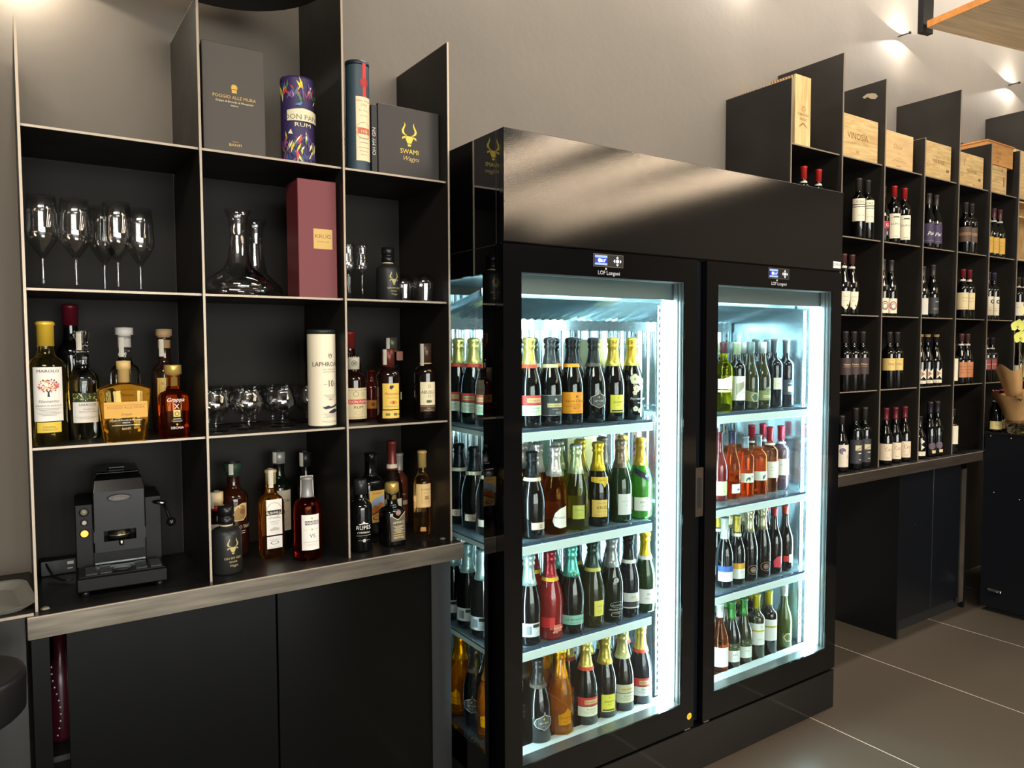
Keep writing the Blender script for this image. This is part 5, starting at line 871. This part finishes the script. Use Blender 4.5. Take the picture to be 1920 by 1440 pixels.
rwine('three', [3.995], 1.99, W('burg', ('cap', DKC, .22), [(64, 20, 84, (50, 48, 48), [('r', 4, 20, 30, 30, (120, 118, 110)), ('r', 12, 60, 30, 64, (170, 168, 160))])], h=.275), ['single bottle with a dark slate label on the third tier'])
rwine('three', [3.895], 1.99, W('burg', ('cap', DKC, .2), [(56, 14, 84, (214, 206, 190), [])], h=.262), ['bottle with a pale label cut by the divider, left of the slate-labelled one'])
rwine('three', [4.316, 4.388], 1.99, W('bord', ('cap', (120, 40, 40), .18, .76, .80, (216, 206, 190)), [(64, 50, 92, (222, 200, 150), [('t', 'Barolo', 8, 60, 11, G_, .3), ('t', 'Riserva', 8, 44, 8, G_, .3), ('r', -20, 10, 28, 11, G_)])], h=.27), ['tan-labelled bottle with a white collar, left of its pair', 'tan-labelled bottle with a white collar, right of its pair'])
rwine('three', [4.680, 4.611], 1.99, W('bord', ('cap', (60, 52, 70), .18), [(64, 24, 106, LC, [('c', 24, 78, 12, K_), ('c', 24, 78, 6, LC), ('r', -4, 40, 24, 41, G_), ('t', 'Uno', 10, 26, 9, G_)])], h=.27), ['white-labelled bottle with a black disc, right of its pair', 'white-labelled bottle with a black disc, half hidden by the divider'])
rwine('three', [4.995, 5.066], 1.99, W('bord', ('cap', DKC, .18, .76, .79, (216, 206, 190)), [(64, 30, 80, LC, [('t', 'Primo', 0, 46, 9, G_, .3)])], h=.26), ['cream-labelled bottle at the right edge above the orchid', 'cream-labelled bottle cut off by the right edge above the orchid'])
rwine('four', [3.215, 3.284, 3.358, (3.16, 2.065)], 1.99, W('bord', ('cap', DKC, .2), [(66, 78, 78, (62, 46, 42), [('t', 'Nativa', 8, 44, 12, (216, 200, 180)), ('r', -10, 36, 24, 38, (170, 120, 80))])], h=.28), ['dark brown label bottle, leftmost clear of the fridge on the fourth tier', 'dark brown label bottle, middle one on the fourth tier beside the fridge', 'dark brown label bottle standing apart to the right of its three fellows', 'dark brown label bottle half behind the fridge edge on the fourth tier'])
rwine('four', [3.592, 3.662], 1.99, W('bord', ('cap', DKC, .2), [(68, 90, 60, (222, 190, 110), [('t', 'CERE', 8, 26, 14, (120, 90, 50)), ('c', 14, 50, 2, K_)])], h=.28), ['bottle with a yellow label, left of its pair on the fourth tier', 'bottle with a yellow label, right of its pair on the fourth tier'])
tri = [(66, 16, 90, None, [('r', -33, 0, 33, 16, LC), ('p', [(2, 22), (2, 76), (16, 62), (32, 78), (32, 20), (16, 36)], LC), ('p', [(4, 34), (4, 64), (24, 50)], (140, 46, 44)), ('t', 'ERRE', 6, 4, 9, G_)])]
rwine('four', [3.958, 4.048, 3.888], 1.99, W('burg', ('cap', (44, 40, 46), .16, .955, .99, (222, 190, 110)), tri, h=.27), ['red triangle label bottle in the middle of three', 'red triangle label bottle at the right of three', 'red triangle label bottle half hidden by the divider'])
rwine('four', [4.319, 4.388], 1.99, W('burg', ('cap', (96, 62, 60), .16, .765, .80, (216, 206, 190)), [(72, 36, 84, (196, 126, 78), [('t', 'Rosso', 4, 56, 13, (110, 50, 30), .35), ('t', 'Sant’Antimo', 4, 40, 10, (110, 50, 30), .35), ('t', '2018', 4, 24, 9, (110, 50, 30), .3)])], h=.275), ['orange-brown label bottle, left of its pair', 'orange-brown label bottle, right of its pair'])
rwine('four', [4.252], 2.0, W('bord', ('cap', DKC, .2), [(50, 20, 120, LC, [])], h=.22), ['sliver of a cream-labelled bottle behind the divider on the fourth tier'])
rwine('four', [4.610, 4.680], 1.99, W('bord', ('cap', (50, 44, 46), .16, .74, .77, (216, 206, 190)), [(60, 70, 70, (70, 40, 36), [('r', -24, 6, 24, 60, (170, 60, 50)), ('r', -24, 32, 24, 35, (222, 200, 180)), ('r', -2, 6, 2, 60, (222, 200, 180))])], h=.255), ['red square label bottle against the divider, left of its pair', 'red square label bottle, right of its pair'])
rwine('four', [5.035], 1.99, W('burg', ('cap', DKC, .16), [(60, 20, 70, LC, [('p', [(-10, 40), (20, 66), (26, 40)], (170, 60, 60))])], h=.22), ['white and red label bottle seen behind the orchid stems'])
rwine('counter', [3.199], 1.99, W('burg', ('cap', DKC, .16), [(60, 24, 104, (222, 208, 186), [('c', -4, 74, 15, (86, 76, 120)), ('c', 4, 66, 8, (222, 208, 186)), ('t', '1', 20, 40, 22, K_)], .25)], h=.262), ['bottle with a violet moon on its cream label, next to the fridge'])
rwine('counter', [3.313, 3.390], 1.99, W('bord', ('cap', DKC, .22), [(60, 30, 112, (52, 52, 54), [('r', -6, 62, 26, 86, (206, 190, 150)), ('p', [(-4, 64), (10, 72), (24, 78), (24, 74), (8, 66)], (130, 120, 100)), ('r', 8, 46, 24, 50, (206, 206, 200)), ('r', 12, 16, 22, 20, (206, 206, 200))], .15)], h=.292), ['grey label bottle with a framed leaf, left of its pair on the counter', 'grey label bottle with a framed leaf, right of its pair on the counter'])
cos = [(68, 22, 82, (226, 206, 176), [('t', 'Cos', 12, 46, 26, (130, 96, 50), 0, .8), ('r', 2, 12, 20, 14, G_), ('o', 34, 30, 12, (130, 96, 50), 1)])]
rwine('counter', [3.569, 3.655, 3.743, (3.52, 2.07)], 1.985, W('burg', ('cap', (112, 40, 46), .22), cos, h=.279), ['cream label bottle lettered in brown, leftmost of three on the counter', 'cream label bottle lettered in brown, middle of three on the counter', 'cream label bottle lettered in brown, rightmost of three on the counter', 'cream label bottle hidden behind the lettered three on the counter'])
rwine('counter', [4.003, 4.078, (3.95, 2.07)], 1.99, W('burg', ('cap', (44, 40, 46), .22, .965, .995, (222, 190, 110)), [(62, 18, 70, None, [('c', 8, 40, 18, (96, 80, 96)), ('o', 8, 40, 18, (130, 110, 120), 1), ('r', 6, 2, 30, 18, (222, 200, 140))], .15)], h=.29), ['bottle with a round violet-grey label, left of its pair on the counter', 'bottle with a round violet-grey label, right of its pair on the counter', 'gold-topped bottle in shadow behind the round-label pair'])
rwine('counter', [3.90], 1.99, W('burg', ('cap', (44, 40, 46), .2), [(56, 16, 100, None, [('r', -20, 0, 28, 22, LC), ('p', [(0, 30), (0, 56), (20, 44)], LC), ('p', [(0, 60), (0, 86), (20, 74)], LC)], .2)], h=.22), ['bottle with two white arrowheads, half hidden left of the round-label pair'])
rwine('counter', [4.245], 1.99, W('bord', ('cap', DKC, .16), [(60, 50, 100, LC, [])], h=.24), ['lone pale-labelled bottle half behind the last divider over the counter'])
rwine('bar', [4.478, 4.547, 4.616], 1.873, W('burg', ('cap', (96, 40, 44), .2, .72, .76, (216, 206, 190)), [(66, 16, 44, (226, 206, 140), [('t', 'Lugana', 6, 22, 8, G_, .3)])], h=.23, r=.032), ['shiny dark bottle with a burgundy cap at the left end of the bar top', 'shiny dark bottle in the middle of three on the bar top', 'shiny dark bottle nearest the paper-wrapped orchid'])

# ---- wooden wine crates on the top boards
def crate(x0, x1, y0, y1, z0, z1, m, items, label, mm=None, boards=1, name='wine_crate', joints=False):
    o = empty(name, ((x0 + x1) / 2, y0, z0), 0, label, 'crate', 'wooden wine crates on top of the shelving'); w_, d_, h_ = x1 - x0, y1 - y0, z1 - z0; t = .009
    M().box(-w_ / 2, w_ / 2, 0, t, 0, h_, m, .0008).build('front_board', o); M().box(-w_ / 2, w_ / 2, d_ - t, d_, 0, h_, m, .0008).build('back_board', o)
    for s in (-1, 1): M().box(min(s * w_ / 2, s * (w_ / 2 - t)), max(s * w_ / 2, s * (w_ / 2 - t)), t + .0003, d_ - t - .0003, 0, h_ - .001, mm or m, .0008).build('side_board', o)
    M().box(-w_ / 2 + t + .0003, w_ / 2 - t - .0003, t + .0003, d_ - t - .0003, h_ - .01, h_ - .002, mm or m).build('lid', o)
    M().box(-w_ / 2 + t + .0003, w_ / 2 - t - .0003, t + .0003, d_ - t - .0003, 0, .008, mm or m).build('bottom_board', o)
    q = M(); printed(q, items, plane_map(0, 0, 0)); q.build('burnt_print', o)
    if joints:
        jm = M()
        for s in (-1,):
            for k in range(int(d_ / .014)): jm.box(-w_ / 2 - .0008, -w_ / 2 + .006, .008 + k * .014, .014 + k * .014, h_ - .009, h_ + .0004, mat('joint_brown', (140, 96, 56), .6))
        jm.build('finger_joints', o)
    return o
BR = (126, 92, 48); BR2 = (166, 128, 76)
zr = ZR + .0002
crate(2.79, 2.898, 1.975, 2.11, zr, 2.630, PINE2, [('t', 'TORREDORA', 0, 128, 15, BR, 0, .9), ('t', 'PAOLO', 4, 108, 16, BR), ('o', 4, 158, 14, BR, 1.6), ('o', 4, 158, 8, BR, 2), ('p', [(-24, 84), (0, 100), (30, 84), (34, 78), (28, 82), (0, 94), (-24, 78)], BR)], 'tall pine wine crate with a burnt crest above the fridge, front one', joints=True)
crate(2.79, 2.898, 2.118, 2.28, zr, 2.622, PINE2, [], 'tall pine wine crate directly behind the burnt crest crate', joints=True)
crate(3.110, 3.444, 1.985, 2.24, zr, 2.534, PINE, [('t', 'VINOSÌA', 0, 94, 42, BR, 0, 1.05), ('t', 'LUCIANO ERCOLINO', 0, 70, 15, BR2, 0, 1.3), ('r', -14, 30, 12, 44, (190, 150, 92)), ('r', 90, 6, 120, 8, BR)], 'wide pine wine crate next to the fridge, stamped in thin capitals')
crate(3.50, 3.772, 1.99, 2.24, zr, 2.516, mat('pale_pine_ply', (216, 180, 126), .55, var=.12, vscale=5, vstretch=(1, 1, 10)), [('t', 'Oscar', -6, 104, 34, BR2, .3), ('t', 'ROMA', 6, 80, 9, BR2), ('r', -12, 58, 30, 60, BR2), ('r', -40, 48, 60, 50, BR2), ('r', -56, 42, 70, 44, BR2), ('r', -16, 20, 26, 23, BR)], 'smooth pale wine crate with faint script, second from the fridge')
crate(3.872, 4.143, 1.985, 2.24, zr, 2.520, PINE, [('t', 'Terre', -4, 106, 20, BR2, .2), ('t', 'TRE ROSE', 6, 84, 26, BR, 0, 1.1), ('o', -94, 70, 14, BR2, 3), ('t', 'TOSCANA', -24, 56, 13, BR2), ('r', 86, 48, 116, 60, BR)], 'pine wine crate with stamped crest, third from the fridge')
crate(4.222, 4.505, 1.985, 2.24, zr, 2.512, PINE, [('t', 'Terre', 0, 100, 20, BR2, .2), ('t', 'TRE ROSE', 6, 78, 24, BR, 0, 1.1), ('p', [(-92, 112), (-70, 150), (-62, 150), (-74, 110), (-80, 110), (-72, 140)], BR2), ('o', -96, 64, 12, BR, 2), ('t', 'TOSCANA', -10, 54, 15, BR2), ('r', 84, 44, 112, 58, BR), ('r', 30, 16, 44, 22, BR)], 'pine wine crate with a stamped tower, fourth from the fridge')
crate(4.575, 4.790, 1.985, 2.24, zr, 2.492, PINE, [('r', -90, 22, 90, 24, BR), ('r', -90, 132, 90, 134, BR), ('r', 88, 22, 90, 134, BR), ('t', 'LE PUPILLE', -20, 74, 15, BR2), ('r', -70, 64, 40, 67, BR2), ('r', 66, 50, 78, 104, BR), ('c', 48, 138, 7, BR)], 'framed-print pine crate under a larger orange crate')
o = crate(4.53, 4.850, 1.98, 2.25, 2.4935, 2.612, wood('orange_pine', (190, 132, 72), (214, 158, 92), (2, 2, 16), 2.5), [('t', 'Tenuta', -20, 66, 22, BR, .3), ('r', -80, 60, 20, 62, BR), ('t', 'BOLGHERI', -24, 40, 13, BR), ('c', -26, 20, 6, (110, 60, 40))], 'flat orange-toned crate lying on top of the framed-print crate')
M().box(-.166, .166, -.006, .275, .1185, .125, MATS.get('x') or wood('orange_pine_lid', (196, 126, 66), (206, 146, 84), (2, 14, 2), 2.5)).build('lid_board', o)
crate(4.895, 5.19, 1.985, 2.24, zr, 2.62, PINE, [], 'pine wine crate cut off by the right edge')
# an open wooden wine rack box on the tier below, cut by the right edge
ob = empty('open_crate', (5.05, 1.975, Z1 + .003), 0, 'open-fronted pine box holding bottles at the right edge', 'crate')
for a, b, c, d in ((-.165, -.156, 0, .345), (.141, .150, 0, .345)): M().box(a, b, 0, .25, c, d, PINE2).build('side_board', ob)
M().box(-.156, .141, 0, .25, 0, .009, PINE).build('bottom_board', ob); M().box(-.156, .141, 0, .25, .336, .345, PINE).build('top_board', ob); M().box(-.156, .141, .0, .25, .25, .258, PINE).build('inner_shelf', ob); M().box(-.156, .141, .24, .25, .009, .336, PINE).build('back_board', ob)
wb = bottle('bord', .034, .235, NAVYG, ('cap', (120, 40, 40), .2), [(60, 60, 70, (196, 120, 100), [('c', 0, 40, 14, (226, 200, 180))])], 'wine_bottle', .0125, 20, (4.95, 2.06, Z1 + .0125), 0, 'red-labelled bottle inside the open pine box at the right edge')
# chipped paint marks and a hook on the dividers
sc_ = M(); sc_.add([(XB[2] - T / 2 - .0006, 2.0 + a * .001, 2.66 + b * .001) for a, b in [(-8, 0), (4, -10), (26, -4), (44, 10), (60, 6), (70, 16), (48, 26), (20, 22), (2, 14)]], [tuple(range(9))], mat('bare_scrape', (150, 138, 112), .5))
sc_.add([(XB[2] - T / 2 - .0006, 2.18 + a * .001, 2.655 + b * .001) for a, b in [(0, 0), (16, -8), (44, 6), (50, 22), (26, 26), (10, 18)]], [tuple(range(6))], mat('bare_scrape2', (96, 90, 80), .5))
sc_.build('paint_scrape', ub)

# ================================================================= ORCHID
og = empty('orchid', (4.475, 1.765, 1.0005), 0, 'yellow-green orchid in brown paper on the bar top, cut by the right edge', 'plant')
PAP = mat('kraft_paper', (176, 134, 86), .7, bump=.6, bscale=30, var=.15, vscale=10)
def cone(cx, cy, r0, r1, z0, z1, tilt, a0, a1, m, name, wob=.1, seed=1, n=22):
    rr_ = random.Random(seed); P = []; k = 6
    ph = rr_.uniform(0, 6)
    for j in range(k):
        t = j / (k - 1); r = r0 + (r1 - r0) * t ** 1.4; zz = z0 + (z1 - z0) * t
        for i in range(n + 1):
            a = a0 + (a1 - a0) * i / n; w2 = 1 + wob * t * math.sin(5 * a + ph) ; P.append((cx + tilt[0] * t + r * w2 * math.cos(a), cy + tilt[1] * t + r * w2 * math.sin(a), zz + .018 * t * math.sin(3 * a + ph)))
    F = [(j * (n + 1) + i, j * (n + 1) + i + 1, (j + 1) * (n + 1) + i + 1, (j + 1) * (n + 1) + i) for j in range(k - 1) for i in range(n)]
    return M().add(P, F, m, True).build(name, og)
cone(0, 0, .055, .115, .06, .22, (-.03, 0), 0, 6.4, PAP, 'paper_wrap', .14, 1)
cone(-.03, -.01, .03, .06, .12, .36, (-.085, .01), 1.2, 4.9, PAP, 'paper_wrap', .08, 2)
cone(.02, -.02, .05, .13, .08, .24, (.03, -.05), 3.4, 6.2, mat('pale_kraft', (206, 170, 122), .7), 'paper_wrap', .2, 4)
M().lathe([(.048, 0), (.052, .005), (.066, .12), (.068, .125), (.062, .124), (.05, .09), (.0003, .09)], glassy('vase_glass', (236, 236, 226)), 30).build('vase', og)
rr = random.Random(9); mo = M()
for i in range(60):
    a = rr.uniform(0, 6.28); q = rr.uniform(.02, .05); z_ = rr.uniform(.01, .13); p0 = Vector((q * math.cos(a), q * math.sin(a), z_)); mo.tube([p0, p0 + Vector((rr.uniform(-.03, .03), rr.uniform(-.03, .03), rr.uniform(-.02, .03))) * .6], .0045, mat('root_%d' % (i % 2), [(120, 104, 76), (84, 70, 50)][i % 2], .7), 5)
tag(mo.build('roots', og), 'pale roots and bark seen through the glass', None, None, 'stuff')
STM = mat('stem_green', (112, 110, 66), .5); LFM = mat('leaf_green', (50, 84, 34), .35)
s1 = [(-.02, -.01, .10), (-.04, -.02, .25), (-.075, -.03, .38), (-.08, -.03, .50), (-.055, -.04, .56), (.0, -.05, .62), (.06, -.06, .66)]
s2 = [(.02, 0, .10), (.01, -.01, .25), (.005, -.02, .40), (.01, -.03, .55), (.04, -.04, .64), (.10, -.05, .70)]
M().tube(s1, .0035, STM, 8).build('stem', og); M().tube(s2, .0045, STM, 8).build('stem', og)
def leaf(L_, w_, a, up, name='leaf'):
    P = []; k = 8
    for j in range(k):
        t = j / (k - 1); ww = w_ * math.sin(math.pi * min(.97, .12 + t * .86)) ; x = L_ * t; zz = .12 + up * math.sin(t * 2.2) * L_
        for s, dz in ((-1, .012), (0, 0), (1, .012)): P.append((x, s * ww, zz + dz))
    ca, sa = math.cos(a), math.sin(a); P = [(x * ca - y * sa, x * sa + y * ca, z_) for x, y, z_ in P]
    return M().add(P, [(j * 3 + i, j * 3 + i + 1, (j + 1) * 3 + i + 1, (j + 1) * 3 + i) for j in range(k - 1) for i in (0, 1)], LFM, True).build(name, og)
for L_, w_, a, u in ((.20, .035, -.8, .5), (.17, .032, .6, .4), (.15, .03, 3.6, .5), (.18, .03, -1.8, .35)): leaf(L_, w_, a, u)
PET = mat('petal_yellow', (222, 222, 110), .5); PET2 = mat('petal_throat', (200, 190, 60), .5)
def bloom(c, s, yaw, pit):
    m = M(); mtx = Matrix.Translation(c) @ Matrix.Rotation(yaw, 4, 'Z') @ Matrix.Rotation(pit, 4, 'X')
    for i, (a, L_, w_) in enumerate([(90, 1, .42), (210, .95, .40), (330, .95, .40), (15, 1.05, .62), (165, 1.05, .62)]):
        a = math.radians(a); P = []
        for j in range(6):
            t = j / 5; ww = w_ * s * math.sin(math.pi * (.08 + .86 * t)) ** .8; x = L_ * s * t
            for q in (-1, 0, 1): P.append((x, q * ww, .15 * s * t * t - (.06 * s if q == 0 else 0)))
        P = [Vector((x * math.cos(a) - y * math.sin(a), -z_ - .002 * (i > 2), x * math.sin(a) + y * math.cos(a))) for x, y, z_ in P]
        m.add([mtx @ p for p in P], [(j * 3 + k2, j * 3 + k2 + 1, (j + 1) * 3 + k2 + 1, (j + 1) * 3 + k2) for j in range(5) for k2 in (0, 1)], PET, True)
    o = m.build('flower', og); m2 = M().lathe([(.0003, -.3 * s), (.16 * s, -.1 * s), (.14 * s, .1 * s), (.0003, .16 * s)], PET2, 10); m2.move(lambda p: mtx @ Vector((p.x, -p.z * .6 - .1 * s, p.y - .06 * s))); m2.build('lip', o)
for c, s, yw, pt in [((c0 - .055, c1, c2), s0, y0_, p0_) for (c0, c1, c2), s0, y0_, p0_ in [((-.095, -.06, .515), .040, -.5, .1), ((-.115, -.055, .575), .036, -.7, .2), ((-.045, -.075, .585), .042, -.4, 0), ((-.03, -.07, .65), .042, -.5, -.2), ((.015, -.08, .55), .040, -.2, .1), ((.03, -.07, .62), .044, -.5, 0), ((.06, -.07, .69), .042, -.2, -.2), ((.075, -.08, .58), .040, 0, .1), ((.11, -.07, .64), .042, .1, 0)]]: bloom(Vector(c), s, yw, pt)
